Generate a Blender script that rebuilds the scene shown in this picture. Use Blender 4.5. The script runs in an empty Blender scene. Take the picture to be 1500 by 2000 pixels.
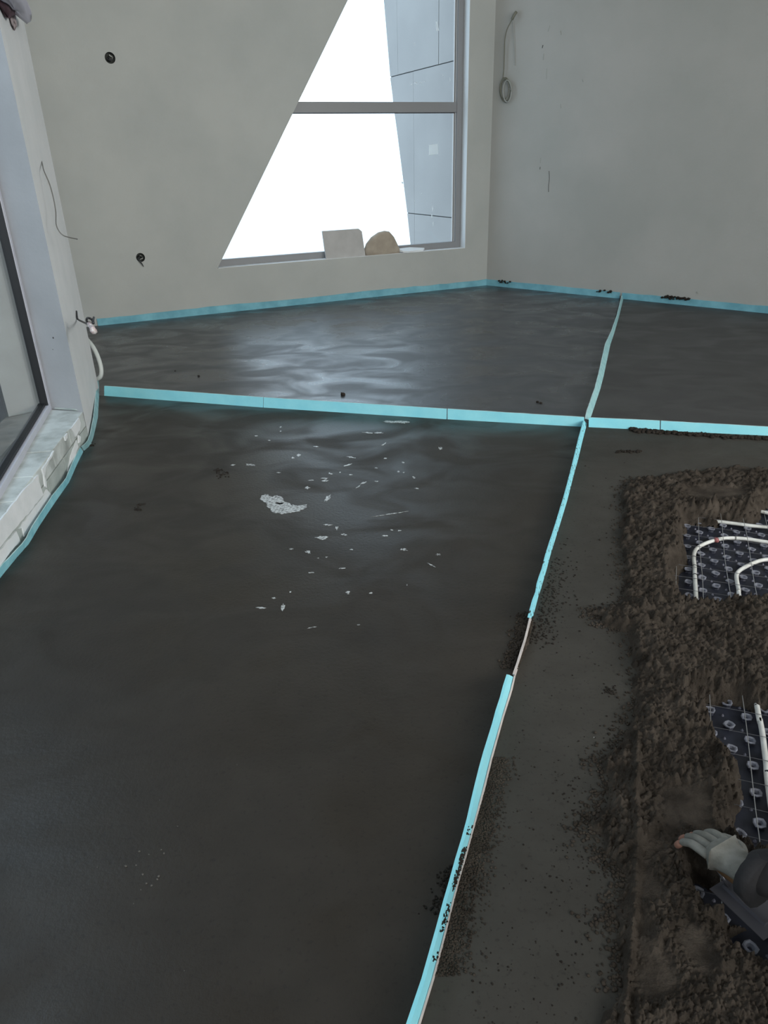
import bpy, bmesh, math, random
import numpy as np
from mathutils import Vector, Matrix
random.seed(4); rng = np.random.default_rng(7)
S = bpy.context.scene; COL = S.collection

# ---------------------------------------------------------------- camera
FPX, H = 1417.0, 1.55
def nrm(v): v = np.array(v, float); return v/np.linalg.norm(v)
_down = nrm([(838-750)/FPX, (3930-1000)/FPX, 1])
_Y = nrm(np.array([0, 0, 1.]) - _down*_down[2]); _Z = -_down; _X = np.cross(_Y, _Z)
RC = np.array([_X, _Y, _Z])                      # camera (x right, y down, z forward) -> world
cam = bpy.data.cameras.new('camera'); co = bpy.data.objects.new('camera', cam); COL.objects.link(co)
cam.sensor_fit = 'HORIZONTAL'; cam.sensor_width = 36; cam.lens = FPX/1500*36
cam.clip_start = .02; cam.clip_end = 200
m = Matrix.Identity(4)
for i, c in enumerate((RC[:, 0], -RC[:, 1], -RC[:, 2])):
    for r in range(3): m[r][i] = c[r]
m[2][3] = H
co.matrix_world = m
S.camera = co

# ---------------------------------------------------------------- world, lights, exposure
w = bpy.data.worlds.new('sky'); S.world = w; w.use_nodes = True
bg = w.node_tree.nodes['Background']; bg.inputs[0].default_value = (.67, .835, 1.0, 1); bg.inputs[1].default_value = 4.7
S.view_settings.view_transform = 'Standard'; S.view_settings.look = 'None'
S.view_settings.gamma = 1; S.view_settings.use_curve_mapping = False
S.view_settings.exposure = -0.90
def area(name, loc, target, sx, sy, power, colr):
    l = bpy.data.lights.new(name, 'AREA'); l.shape = 'RECTANGLE'; l.size = sx; l.size_y = sy; l.energy = power; l.color = colr; l.spread = math.radians(110)
    o = bpy.data.objects.new(name, l); COL.objects.link(o); o.location = loc
    o.rotation_euler = (Vector(target)-Vector(loc)).to_track_quat('-Z', 'Y').to_euler(); return o
# added fill lamps at invented high openings behind the photographer, brightening walls and pier
area('fill_rear', (2.9, -4.3, 3.6), (1.2, 6, 2.0), 4.4, 2.2, 215, (1.0, .97, .88))
area('fill_right', (6.9, -.9, 3.2), (-2.2, 5.8, 1.2), 4.2, 2.2, 290, (1.0, .965, .885))

# ---------------------------------------------------------------- geometry of the view
def ray(px, py): return RC @ np.array([(px-750)/FPX, (py-1000)/FPX, 1])
def fl(px, py, z=0.0):
    r = ray(px, py); t = (z-H)/r[2]; return np.array([0, 0, H]) + t*r
def pl(px, py, A, d):
    r = ray(px, py); nn = np.array([-d[1], d[0]]); t = (nn@np.array(A[:2], float))/(nn@r[:2]); return np.array([0, 0, H])+t*r
CORN = fl(950, 557)[:2]
angB = math.radians(23.8)
uB = np.array([math.cos(angB), math.sin(angB)]); nB = np.array([-uB[1], uB[0]])      # nB points outdoors
uR = nrm(fl(1500, 612)[:2]-CORN); nR = np.array([-uR[1], uR[0]])                     # outdoors
P1 = fl(193, 760)[:2]; P2 = fl(175, 862)[:2]; P3 = fl(0, 1125)[:2]
uL = nrm(P3-P2); nL = np.array([-uL[1], uL[0]])                                      # nL points into the room
uF = nrm(P1-P2)
def Bp(s, d, z): q = CORN + uB*s + nB*d; return (q[0], q[1], z)
def Lp(s, o, z): q = P2 + uL*s + nL*o; return (q[0], q[1], z)

# ---------------------------------------------------------------- materials
def mat(name, base, rough=.8, c2=None, scale=6, bump=0., bscale=60, spec=.5, metal=0, detail=5, contrast=(.35, .65), rr=None, stretch=None):
    M = bpy.data.materials.new(name); M.use_nodes = True; nt = M.node_tree; N = nt.nodes; L = nt.links
    b = N['Principled BSDF']; b.inputs['Base Color'].default_value = (*base, 1); b.inputs['Roughness'].default_value = rough
    b.inputs['Metallic'].default_value = metal; b.inputs['Specular IOR Level'].default_value = spec
    tc = N.new('ShaderNodeTexCoord'); src = tc.outputs['Object']
    if stretch:
        mp = N.new('ShaderNodeMapping'); mp.inputs['Rotation'].default_value = (0, 0, stretch[0]); mp.inputs['Scale'].default_value = stretch[1]
        L.new(src, mp.inputs[0]); src = mp.outputs[0]
    def noise(sc, det=detail, ro=.55):
        n = N.new('ShaderNodeTexNoise'); n.inputs['Scale'].default_value = sc; n.inputs['Detail'].default_value = det; n.inputs['Roughness'].default_value = ro
        L.new(src, n.inputs['Vector']); return n
    if c2:
        n = noise(scale); r = N.new('ShaderNodeValToRGB'); r.color_ramp.elements[0].position = contrast[0]; r.color_ramp.elements[1].position = contrast[1]
        r.color_ramp.elements[0].color = (*base, 1); r.color_ramp.elements[1].color = (*c2, 1)
        L.new(n.outputs[0], r.inputs[0]); L.new(r.outputs[0], b.inputs['Base Color']); M['_c'] = r.name
    if rr:
        n = noise(rr[2]); mr = N.new('ShaderNodeMapRange'); mr.inputs[1].default_value = .35; mr.inputs[2].default_value = .65
        mr.inputs[3].default_value = rr[0]; mr.inputs[4].default_value = rr[1]
        L.new(n.outputs[0], mr.inputs[0]); L.new(mr.outputs[0], b.inputs['Roughness'])
    if bump:
        n = noise(bscale); bp = N.new('ShaderNodeBump'); bp.inputs['Strength'].default_value = 1.0; bp.inputs['Distance'].default_value = bump
        L.new(n.outputs[0], bp.inputs['Height']); L.new(bp.outputs[0], b.inputs['Normal'])
    return M
M_wall = mat('plaster_wall', (.44, .455, .44), .9, (.49, .50, .48), 1.3, .0015, 40, spec=.2)
M_wallR = mat('plaster_wall_right', (.42, .425, .405), .9, (.48, .475, .455), .9, .0015, 40, spec=.2)
M_white = mat('white_reveal', (.70, .72, .73), .85, (.76, .77, .78), 3, .001, 50, spec=.2)
M_greyrev = mat('grey_primer_reveal', (.40, .405, .42), .9, (.45, .455, .47), 3, .001, 50, spec=.2)
M_outrev = mat('outer_reveal', (.40, .37, .335), .9, (.47, .44, .40), 3, .002, 30)
M_ceil = mat('ceiling_paint', (.70, .70, .68), .9, (.74, .74, .72), 2)
M_block = mat('aerated_block', (.36, .40, .385), .95, (.46, .50, .48), 9, .003, 60)
M_blockt = mat('block_mortar_top', (.33, .355, .34), .95, (.60, .64, .63), 7, .004, 35, contrast=(.3, .6))
M_plate = mat('white_plaster', (.74, .77, .79), .9, (.82, .84, .86), 9, .002, 60)
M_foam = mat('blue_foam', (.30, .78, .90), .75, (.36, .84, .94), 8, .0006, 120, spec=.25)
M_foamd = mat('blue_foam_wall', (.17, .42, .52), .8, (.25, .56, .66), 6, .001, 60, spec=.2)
M_foamtop = mat('foam_cut_edge', (.42, .66, .70), .8, (.62, .80, .82), 14)
M_foamp = mat('foam_pale_edge', (.55, .50, .48), .8, (.68, .62, .59), 30)
M_alu = mat('grey_aluminium', (.25, .253, .262), .45, spec=.5)
M_lav = mat('lavender_frame', (.50, .51, .58), .5, (.55, .56, .62), 5)
M_gask = mat('black_gasket', (.012, .012, .014), .5)
M_bead = mat('pale_bead', (.62, .64, .66), .4)
M_fin = mat('grey_cladding', (.25, .238, .23), .5, (.285, .272, .262), 1.2)
M_fin2 = mat('cladding_joint', (.06, .065, .07), .8)
M_board = mat('grey_white_board', (.44, .43, .42), .8, (.50, .49, .48), 6)
M_round = mat('beige_bundle', (.36, .31, .25), .9, (.44, .38, .31), 9, .004, 30)
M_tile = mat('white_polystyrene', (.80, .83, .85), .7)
M_cable = mat('dark_cable', (.03, .032, .035), .5)
M_wireg = mat('grey_wire', (.17, .17, .16), .6)
M_cond = mat('white_conduit', (.60, .63, .61), .5)
M_tape = mat('pink_tape', (.55, .38, .38), .8, (.75, .72, .70), 60)
M_coil = mat('khaki_cable', (.19, .19, .15), .6)
M_pipe = mat('white_heating_pipe', (.78, .78, .75), .4, (.66, .65, .61), 25)
M_red = mat('faded_red_clip', (.36, .12, .12), .7)
M_mat = mat('dark_blue_mat', (.008, .009, .017), .55, (.018, .021, .036), 12, .002, 30)
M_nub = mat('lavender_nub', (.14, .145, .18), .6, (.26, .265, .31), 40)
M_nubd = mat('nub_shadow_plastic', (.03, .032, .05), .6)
M_wdull = mat('wire_dull', (.10, .10, .11), .5)
M_steel = mat('steel_wire', (.38, .38, .38), .4, metal=.4)
M_mortar = mat('damp_mortar', (.030, .024, .019), .95, (.085, .069, .056), 14, .0035, 220, spec=.12, contrast=(.3, .72))
M_mortar_d = mat('dark_damp_mortar', (.022, .018, .015), .95, (.040, .033, .028), 20, .002, 250, spec=.12)
M_glove = mat('off_white_glove', (.25, .245, .225), .85, (.17, .165, .145), 30, .001, 150)
M_gtip = mat('stained_glove_tips', (.30, .15, .11), .85)
M_cloth = mat('dark_workwear', (.018, .017, .020), .9, (.030, .028, .03), 20, .002, 60)
M_skin = mat('skin', (.45, .27, .19), .6)
M_hair = mat('dark_hair', (.02, .015, .012), .7)
M_trow = mat('trowel_steel', (.14, .138, .155), .35, metal=.7)
M_wood = mat('trowel_wood', (.20, .11, .05), .6)
M_ground = mat('pale_ground', (.86, .85, .84), .9, (.90, .89, .88), .5)
M_deck = mat('outside_sill', (.11, .085, .068), .85, (.24, .20, .165), 4, .002, 30, contrast=(.4, .6))
M_dark = mat('dark_shade_wall', (.02, .02, .022), .9)
M_crack = mat('crack_dark', (.08, .08, .075), .95)
M_scuff = mat('grey_scuff', (.40, .41, .39), .95)
M_lavc = mat('lavender_sheet', (.50, .48, .58), .4)
M_maroon = mat('maroon_void', (.10, .055, .07), .9)
M_pebble = mat('pale_grit', (.12, .112, .10), .8)
M_flake = mat('dried_laitance', (.30, .31, .31), .5, (.10, .10, .095), 45)

def paper(name, c):
    M = bpy.data.materials.new(name); M.use_nodes = True; nt = M.node_tree; N = nt.nodes; L = nt.links; N.clear()
    o = N.new('ShaderNodeOutputMaterial'); d = N.new('ShaderNodeBsdfDiffuse'); t = N.new('ShaderNodeBsdfTranslucent'); x = N.new('ShaderNodeMixShader'); x.inputs[0].default_value = .6
    d.inputs[0].default_value = (*c, 1); t.inputs[0].default_value = (*c, 1); L.new(d.outputs[0], x.inputs[1]); L.new(t.outputs[0], x.inputs[2]); L.new(x.outputs[0], o.inputs[0]); return M
def screed(name, c1, c2, r0, r1, ang, spec=.5, wet=.0):
    """troweled screed: mottled colour, patches of wet shine, sweeping trowel marks, sand grain"""
    M = bpy.data.materials.new(name); M.use_nodes = True; nt = M.node_tree; N = nt.nodes; L = nt.links
    b = N['Principled BSDF']; b.inputs['Specular IOR Level'].default_value = spec
    tc = N.new('ShaderNodeTexCoord')
    mp = N.new('ShaderNodeMapping'); mp.inputs['Rotation'].default_value = (0, 0, ang); mp.inputs['Scale'].default_value = (.8, 1.15, 1); L.new(tc.outputs['Object'], mp.inputs[0])
    def noise(src, sc, det=6, ro=.6, dist=0):
        n = N.new('ShaderNodeTexNoise'); n.inputs['Scale'].default_value = sc; n.inputs['Detail'].default_value = det
        n.inputs['Roughness'].default_value = ro; n.inputs['Distortion'].default_value = dist; L.new(src, n.inputs['Vector']); return n.outputs[0]
    big = noise(mp.outputs[0], 1.7, 6, .6, .4); mid = noise(tc.outputs['Object'], 9, 6, .6); fine = noise(tc.outputs['Object'], 260, 3, .6)
    sweep = noise(mp.outputs[0], 2.6, 2.5, .5, .9); pit = noise(tc.outputs['Object'], 70, 3, .6)
    r = N.new('ShaderNodeValToRGB'); r.color_ramp.elements[0].position = .32; r.color_ramp.elements[1].position = .70
    r.color_ramp.elements[0].color = (*c1, 1); r.color_ramp.elements[1].color = (*c2, 1)
    mx = N.new('ShaderNodeMath'); mx.operation = 'MULTIPLY_ADD'; mx.inputs[1].default_value = .35; L.new(mid, mx.inputs[0])
    m2 = N.new('ShaderNodeMath'); m2.operation = 'MULTIPLY'; m2.inputs[1].default_value = .65; L.new(big, m2.inputs[0]); L.new(m2.outputs[0], mx.inputs[2])
    L.new(mx.outputs[0], r.inputs[0])
    # grain specks
    rs = N.new('ShaderNodeValToRGB'); rs.color_ramp.elements[0].position = .30; rs.color_ramp.elements[0].color = (.55, .55, .55, 1)
    rs.color_ramp.elements[1].position = .42; rs.color_ramp.elements[1].color = (1, 1, 1, 1); L.new(pit, rs.inputs[0])
    mm = N.new('ShaderNodeMix'); mm.data_type = 'RGBA'; mm.blend_type = 'MULTIPLY'; mm.inputs[0].default_value = .7
    L.new(r.outputs[0], mm.inputs[6]); L.new(rs.outputs[0], mm.inputs[7]); L.new(mm.outputs[2], b.inputs['Base Color'])
    mr = N.new('ShaderNodeMapRange'); mr.inputs[1].default_value = .38; mr.inputs[2].default_value = .62; mr.inputs[3].default_value = r0; mr.inputs[4].default_value = r1
    L.new(sweep, mr.inputs[0]); L.new(mr.outputs[0], b.inputs['Roughness'])
    b1 = N.new('ShaderNodeBump'); b1.inputs['Distance'].default_value = .0025; b1.inputs['Strength'].default_value = .5; L.new(sweep, b1.inputs['Height'])
    b2 = N.new('ShaderNodeBump'); b2.inputs['Distance'].default_value = .0012; b2.inputs['Strength'].default_value = .8; L.new(pit, b2.inputs['Height']); L.new(b1.outputs[0], b2.inputs['Normal'])
    b3 = N.new('ShaderNodeBump'); b3.inputs['Distance'].default_value = .0004; b3.inputs['Strength'].default_value = .7; L.new(fine, b3.inputs['Height']); L.new(b2.outputs[0], b3.inputs['Normal'])
    L.new(b3.outputs[0], b.inputs['Normal'])
    return M
M_scA = screed('screed_wet_far', (.034, .036, .040), (.058, .061, .068), .26, .48, .4, 1.0)
M_scB = screed('screed_far_right', (.038, .036, .035), (.055, .054, .054), .42, .56, .4, .6)
M_scC = screed('screed_near_left', (.0225, .018, .0132), (.040, .033, .0255), .33, .6, .3, .42)
M_scD = screed('screed_near_right', (.042, .038, .032), (.065, .060, .052), .65, .85, .3, .25)
M_base = mat('base_slab', (.10, .10, .10), .9, (.14, .14, .14), 3)

def glassmat(name, tint):
    M = bpy.data.materials.new(name); M.use_nodes = True; nt = M.node_tree; N = nt.nodes; L = nt.links; N.clear()
    o = N.new('ShaderNodeOutputMaterial'); t = N.new('ShaderNodeBsdfTransparent'); t.inputs[0].default_value = (*tint, 1)
    g = N.new('ShaderNodeBsdfGlossy'); g.inputs['Roughness'].default_value = .03; lw = N.new('ShaderNodeLayerWeight'); lw.inputs[0].default_value = .5
    pw = N.new('ShaderNodeMath'); pw.operation = 'POWER'; pw.inputs[1].default_value = 4.5; L.new(lw.outputs['Facing'], pw.inputs[0])
    f = N.new('ShaderNodeMath'); f.operation = 'MULTIPLY_ADD'; f.inputs[1].default_value = .55; f.inputs[2].default_value = .03; L.new(pw.outputs[0], f.inputs[0])
    x = N.new('ShaderNodeMixShader'); L.new(f.outputs[0], x.inputs[0]); L.new(t.outputs[0], x.inputs[1]); L.new(g.outputs[0], x.inputs[2]); L.new(x.outputs[0], o.inputs[0]); return M
M_glass = glassmat('window_glass', (.95, .97, .97))
M_film = mat('water_film', (.055, .05, .045), .12, spec=.6, bump=.0015, bscale=90)

# ---------------------------------------------------------------- object helpers
BASE = {}
def link(o, parent=None):
    COL.objects.link(o)
    if parent: o.parent = parent
    return o
def empty(name, loc, label=None, cat=None, group=None, kind=None):
    o = bpy.data.objects.new(name, None); o.empty_display_size = .1; o.location = loc; COL.objects.link(o); BASE[o.name] = np.array(loc, float)
    return tag(o, label, cat, group, kind)
def tag(o, label=None, cat=None, group=None, kind=None):
    if label: o['label'] = label
    if cat: o['category'] = cat
    if group: o['group'] = group
    if kind: o['kind'] = kind
    return o
def ob(name, V, F, m, parent=None, smooth=False, origin=None, bevel=0, mats=None, mi=None):
    """V in world metres; origin defaults to the base of the shape, or the parent's origin"""
    V = np.array(V, float).reshape(-1, 3)
    if parent is not None: org = BASE[parent.name]
    elif origin is not None: org = np.array(origin, float)
    else: org = np.array([(V[:, 0].min()+V[:, 0].max())/2, (V[:, 1].min()+V[:, 1].max())/2, V[:, 2].min()])
    me = bpy.data.meshes.new(name)
    if isinstance(F, np.ndarray):
        k = F.shape[1]; me.vertices.add(len(V)); me.vertices.foreach_set('co', (V-org).ravel())
        me.loops.add(F.size); me.loops.foreach_set('vertex_index', F.ravel().astype(np.int32))
        me.polygons.add(len(F)); me.polygons.foreach_set('loop_start', np.arange(0, F.size, k, dtype=np.int32)); me.polygons.foreach_set('loop_total', np.full(len(F), k, dtype=np.int32))
        me.update(calc_edges=True)
    else: me.from_pydata([tuple(v) for v in (V-org)], [], [tuple(f) for f in F])
    me.validate()
    for q in (mats or [m]): me.materials.append(q)
    if mi is not None: me.polygons.foreach_set('material_index', np.array(mi, dtype=np.int32))
    if not isinstance(F, np.ndarray):
        bm = bmesh.new(); bm.from_mesh(me); bmesh.ops.recalc_face_normals(bm, faces=bm.faces); bm.to_mesh(me); bm.free()
    if smooth: me.polygons.foreach_set('use_smooth', np.ones(len(me.polygons), dtype=bool))
    o = bpy.data.objects.new(name, me); link(o, parent)
    if parent is None: o.location = org
    BASE[o.name] = org
    if bevel:
        bv = o.modifiers.new('bevel', 'BEVEL'); bv.width = bevel; bv.segments = 2; bv.limit_method = 'ANGLE'
    return o
def prism(ptsA, ptsB):
    """closed solid between two matching rings"""
    n = len(ptsA); V = list(ptsA)+list(ptsB)
    if n > 9:
        from mathutils.geometry import tessellate_polygon
        T = tessellate_polygon([[Vector(tuple(map(float, p))) for p in ptsA]])
        return V, [tuple(t) for t in T]+[tuple(n+i for i in t) for t in T]+[(i, (i+1) % n, n+(i+1) % n, n+i) for i in range(n)]
    F = [tuple(range(n))[::-1], tuple(range(n, 2*n))]+[(i, (i+1) % n, n+(i+1) % n, n+i) for i in range(n)]
    return V, F
def foot(poly, z0, z1): return prism([(x, y, z0) for x, y in poly], [(x, y, z1) for x, y in poly])
def join(*vf):
    V, F = [], []
    for v, f in vf:
        k = len(V); V += [tuple(q) for q in v]; F += [tuple(i+k for i in g) for g in f]
    return V, F
def catmull(P, n=6):
    P = [np.array(p, float) for p in P]; Q = [2*P[0]-P[1]]+P+[2*P[-1]-P[-2]]; out = []
    for i in range(1, len(Q)-2):
        for k in range(n):
            t = k/n; a, b, c, d = Q[i-1:i+3]
            out.append(.5*((2*b)+(-a+c)*t+(2*a-5*b+4*c-d)*t*t+(-a+3*b-3*c+d)*t**3))
    out.append(P[-1]); return out
def tube(P, r, seg=8, n=6, closed=False):
    C = catmull(P, n) if n > 1 else [np.array(p, float) for p in P]
    V, F = [], []; rr = r if callable(r) else (lambda t: r)
    prev = None
    for i, c in enumerate(C):
        t = nrm(C[min(i+1, len(C)-1)]-C[max(i-1, 0)])
        up = np.array([0, 0, 1.]) if abs(t[2]) < .9 else np.array([1., 0, 0])
        a = np.cross(t, up) if prev is None else prev-t*(prev@t); a = nrm(a); prev = a; b = np.cross(t, a)
        for k in range(seg):
            q = 2*math.pi*k/seg; V.append(c+rr(i/(len(C)-1))*(a*math.cos(q)+b*math.sin(q)))
    for i in range(len(C)-1):
        for k in range(seg):
            F.append((i*seg+k, i*seg+(k+1) % seg, (i+1)*seg+(k+1) % seg, (i+1)*seg+k))
    F.append(tuple(range(seg))[::-1]); F.append(tuple(range((len(C)-1)*seg, len(C)*seg)))
    return V, F

# ================================================================ THE SETTING
# ---- wall with the A-frame window
WT = .22; ZT = 5.7; sR = -.344; zS = .497; sL = sR-3.262
zap = zS+1.5*(sR-sL)
def wallpiece(poly, d0=0, d1=WT): return prism([Bp(s, d0, z) for s, z in poly], [Bp(s, d1, z) for s, z in poly])
V, F = wallpiece([(-5.5, -.1), (.12, -.1), (.12, ZT), (sR, ZT), (sR, zS), (sL, zS), (sR-.003, zap), (sR-.003, ZT), (-5.5, ZT)])
wb = ob('wall_back', V, F, M_wall, origin=(0, 0, 0)); wb['kind'] = 'structure'
# ---- right wall
def Rp(s, d, z): q = CORN+uR*s+nR*d; return (q[0], q[1], z)
wr = ob('wall_right', *prism([Rp(0, 0, -.1), Rp(8.6, 0, -.1), Rp(8.6, 0, ZT), Rp(0, 0, ZT)], [Rp(0, .2, -.1), Rp(8.6, .2, -.1), Rp(8.6, .2, ZT), Rp(0, .2, ZT)]), M_wallR, origin=(0, 0, 0)); wr['kind'] = 'structure'
E1 = np.array(Rp(8.6, 0, 0))[:2]
# ---- left pier between the glazed opening and the far room
def L2(s, o): return tuple(P2+uL*s+nL*o)
pier = [tuple(P1), tuple(P2), L2(-.111, -.217), L2(-.09, -.27), L2(-.027, -.453), L2(-.5, -.62), (-3.6, 7.4), (-3.45, 8.0), (-2.9, 6.9)]
V, F = foot(pier, -.1, ZT)
# faces follow the footprint edges: edge 0 is the white face, edges 1.. the reveal
mi = [0, 0]+[0, 1, 1, 2, 0, 0, 0, 0, 0]
wl = ob('wall_left', V, F, None, origin=(0, 0, 0), mats=[M_white, M_greyrev, M_outrev], mi=mi); wl['kind'] = 'structure'
# wall over and beyond the glazed opening
SE = 3.9
n1 = [L2(SE, 0), L2(5.6, 0), L2(5.6, -.45), L2(SE, -.45)]
V, F = join(foot(n1, -.1, ZT), foot([L2(-.11, 0), L2(SE, 0), L2(SE, -.45), L2(-.11, -.45)], 3.0, ZT))
ow = ob('wall_left_near', V, F, M_white, origin=(0, 0, 0)); ow['kind'] = 'structure'
# ---- rear walls behind the photographer, with invented high openings for the fill lamps
Q0 = np.array(L2(5.6, 0)); Q1 = np.array([.2, -4.0]); Q2 = np.array([5.6, -4.0])
def seg_wall(name, a, b, holes=None, th=.2):
    a, b = np.array(a, float), np.array(b, float); d = nrm(b-a); nn = np.array([d[1], -d[0]]); Ln = np.linalg.norm(b-a)
    def pc(s0, s1, z0, z1):
        q = [a+d*s0, a+d*s1, a+d*s1+nn*th, a+d*s0+nn*th]; return foot([tuple(p) for p in q], z0, z1)
    if not holes: V, F = pc(0, Ln, -.1, ZT)
    else:
        s0, s1, z0, z1 = holes; V, F = join(pc(0, s0, -.1, ZT), pc(s1, Ln, -.1, ZT), pc(s0, s1, -.1, z0), pc(s0, s1, z1, ZT))
    o = ob(name, V, F, M_wall, origin=(0, 0, 0)); o['kind'] = 'structure'; return o
seg_wall('wall_rear_left', Q0, Q1); seg_wall('wall_rear', Q1, Q2, (.5, 4.9, 2.5, 4.7)); seg_wall('wall_rear_right', Q2, E1+np.array([.0, .0]), (1.0, 5.6, 2.0, 4.4))
# ---- ceiling, base slab
ring = [tuple(CORN+uB*.3), Bp(-5.5, .1, 0)[:2], (-4.0, 6.5), L2(0, -.5), L2(5.8, -.4), (.0, -4.3), (5.8, -4.3), tuple(E1+np.array([.2, .1]))]
ce = ob('ceiling', *foot(ring, ZT, ZT+.15), M_ceil, origin=(0, 0, 0)); ce['kind'] = 'structure'
fring = [tuple(CORN), tuple(CORN-uB*5.2), tuple(P1), tuple(P2), L2(5.6, 0), tuple(Q1), tuple(Q2), tuple(E1)]
flo = ob('floor', *foot(fring, -.24, -.075), M_base, origin=(0, 0, 0)); flo['kind'] = 'structure'

# ---- screed bays (parts of the floor), between the foam strips
L0 = fl(1219, 574)[:2]; X0 = fl(1145, 834)[:2]; LN = fl(824, 2000)[:2]; LE = LN+nrm(LN-fl(1003, 1335)[:2])*4.2
Hl = fl(190, 772)[:2]; Hr = fl(1500, 851)[:2]; HE = X0+nrm(Hr-X0)*5.2
tR = ((HE-CORN)@uR)
def bay(poly, m): 
    V, F = foot([tuple(p) for p in poly], -.075, 0); return ob('screed_bay', V, F, m, parent=flo)
bay([CORN, CORN-uB*5.1, (-3.5, 7.4), P1, Hl, X0, L0], M_scA)
HEr = CORN+uR*8.5
bay([CORN+uR*1.93, X0, HE, HEr], M_scB)
bay([Hl, P2, P3, L2(5.5, 0), Q1+np.array([.1, .1]), LE, LN, fl(1005, 1330)[:2], fl(1036, 1205)[:2], fl(1095, 1000)[:2], X0], M_scC)
# near right bay stops where the loose mortar begins (a little inside its edge)
edge_px = [(1600, 921), (1500, 934), (1420, 926), (1330, 938), (1262, 950), (1250, 985), (1245, 1060), (1250, 1160), (1262, 1230), (1268, 1330), (1262, 1430), (1262, 1520),
           (1270, 1600), (1312, 1700), (1340, 1760), (1380, 1800), (1400, 1870), (1390, 2000)]
dpoly = [X0, HE, HE+np.array([0, -.3])]+[fl(*p)[:2] for p in edge_px]+[fl(1390, 2300)[:2], LE+np.array([.6, 0]), LE, LN, fl(1005, 1330)[:2], fl(1036, 1205)[:2], fl(1095, 1000)[:2]]
bay(dpoly, M_scD)

# ---- window 1
win = empty('window_1', Bp(-1.9, .15, zS), kind='structure', label='A-frame window with grey frame and one cross bar in the back wall')
D0, D1 = .12, .19
def wprism(poly, d0, d1): return prism([Bp(s, d0, z) for s, z in poly], [Bp(s, d1, z) for s, z in poly])
def sl(z): return sL+(z-zS)/1.5
jw = .082
ob('bottom_rail', *wprism([(sL-.02, zS-.01), (sR, zS-.01), (sR, zS+.078), (sl(zS+.078)-.02, zS+.078)], D0, D1), M_alu, parent=win, bevel=.004)
ob('jamb', *wprism([(sR-jw, zS+.07), (sR, zS+.07), (sR, zap-.05), (sR-jw, zap-.2)], D0, D1), M_alu, parent=win, bevel=.004)
ob('reveal_painted_light', *wprism([(sR-.004, zS), (sR, zS), (sR, zap-.1), (sR-.004, zap-.1)], .001, D0), M_tile, parent=win)  # white lining added, its colour stands in for skylight on the reveal
ob('sill_painted_light', *wprism([(sL+.01, zS-.0), (sR-.004, zS-.0), (sR-.004, zS+.004), (sL+.012, zS+.004)], .001, D0), M_plate, parent=win)  # pale strip added for the brightly lit sill line
# slanted jamb hides behind the plaster edge
ob('slanted_jamb', *wprism([(sL-.10, zS), (sL+.005, zS), (sR, zap-.0), (sR-.02, zap+.12)], WT+.0, WT+.06), M_alu, parent=win)
zm = 2.118
ob('transom', *wprism([(sl(zm-.05)-.12, zm-.055), (sR-jw, zm-.055), (sR-jw, zm+.055), (sl(zm+.05)-.12, zm+.055)], D0+.005, D1), M_alu, parent=win, bevel=.004)
ob('transom', *wprism([(sl(3.95)-.1, 3.9), (sR-jw, 3.9), (sR-jw, 4.01), (sl(3.95)-.1, 4.01)], D0+.005, D1), M_alu, parent=win, bevel=.004)
for z0, z1 in ((zS+.078, zm-.055), (zm+.055, 3.9)):
    s = sR-jw
    ob('glazing_bead', *join(wprism([(s-.012, z0), (s, z0), (s, z1), (s-.012, z1)], D0+.03, D0+.05)), M_bead, parent=win)
    ob('gasket', *join(wprism([(s-.019, z0), (s-.012, z0), (s-.012, z1), (s-.019, z1)], D0+.032, D0+.05), wprism([(s-2.5 if z0 < 1 else s-1.4, z1-.008), (s, z1-.008), (s, z1), (s-2.5 if z0 < 1 else s-1.4, z1)], D0+.032, D0+.045)), M_gask, parent=win)
    ob('glazing_bead', *join(wprism([(s-.032, z0), (s-.019, z0), (s-.019, z1), (s-.032, z1)], D0+.035, D0+.05)), M_bead, parent=win)
gd = (D0+.052, D0+.058)
panes = [[(sl(.54), .54), (sR-.03, .54), (sR-.03, zm), (sl(zm), zm)], [(sl(zm), zm), (sR-.03, zm), (sR-.03, 3.95), (sl(3.95), 3.95)], [(sl(3.95), 3.95), (sR-.03, 3.95), (sR-.03, zap-.03)]]
PN = []
for p in panes:
    PN.append(ob('pane', *wprism(p, *gd), M_glass, parent=win))
Ag = CORN+nB*(D0+.046)
def gpl(x, y): return pl(x, y, Ag, uB)
def platepoly(name, pxs, A, d, nout, th, m, parent, **k):
    a = [pl(x, y, A, d) for x, y in pxs]; n3 = np.array([nout[0], nout[1], 0])*th
    return ob(name, *prism(a, [q+n3 for q in a]), m, parent=parent, **k)
M_stk = paper('paper_sticker', (.80, .82, .82))
M_prt = mat('sticker_print', (.35, .37, .38), .7)
st = platepoly('sticker', [(838, 283), (855, 281), (856, 301), (838, 303)], Ag, uB, nB, .002, M_stk, PN[0])
platepoly('sticker', [(851, 42), (854.5, 42), (857.5, 60), (852.5, 60)], Ag, uB, nB, .002, M_stk, PN[1])
def splat(ps, parent, w=1.0):
    fs = []
    for (x, y, a, b, ang) in ps:
        ring = []
        for k in range(7):
            q = 2*math.pi*k/7; r = random.uniform(.6, 1.1); X, Yy = a*r*math.cos(q), b*r*math.sin(q)
            ring.append((x+X*math.cos(ang)-Yy*math.sin(ang), y+X*math.sin(ang)+Yy*math.cos(ang)))
        a3 = [pl(u, v, Ag, uB) for u, v in ring]; n3 = np.array([nB[0], nB[1], 0])*.0015
        fs.append(prism(a3, [q+n3 for q in a3]))
    ob('plaster_splash', *join(*fs), M_stk, parent=parent)
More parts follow.
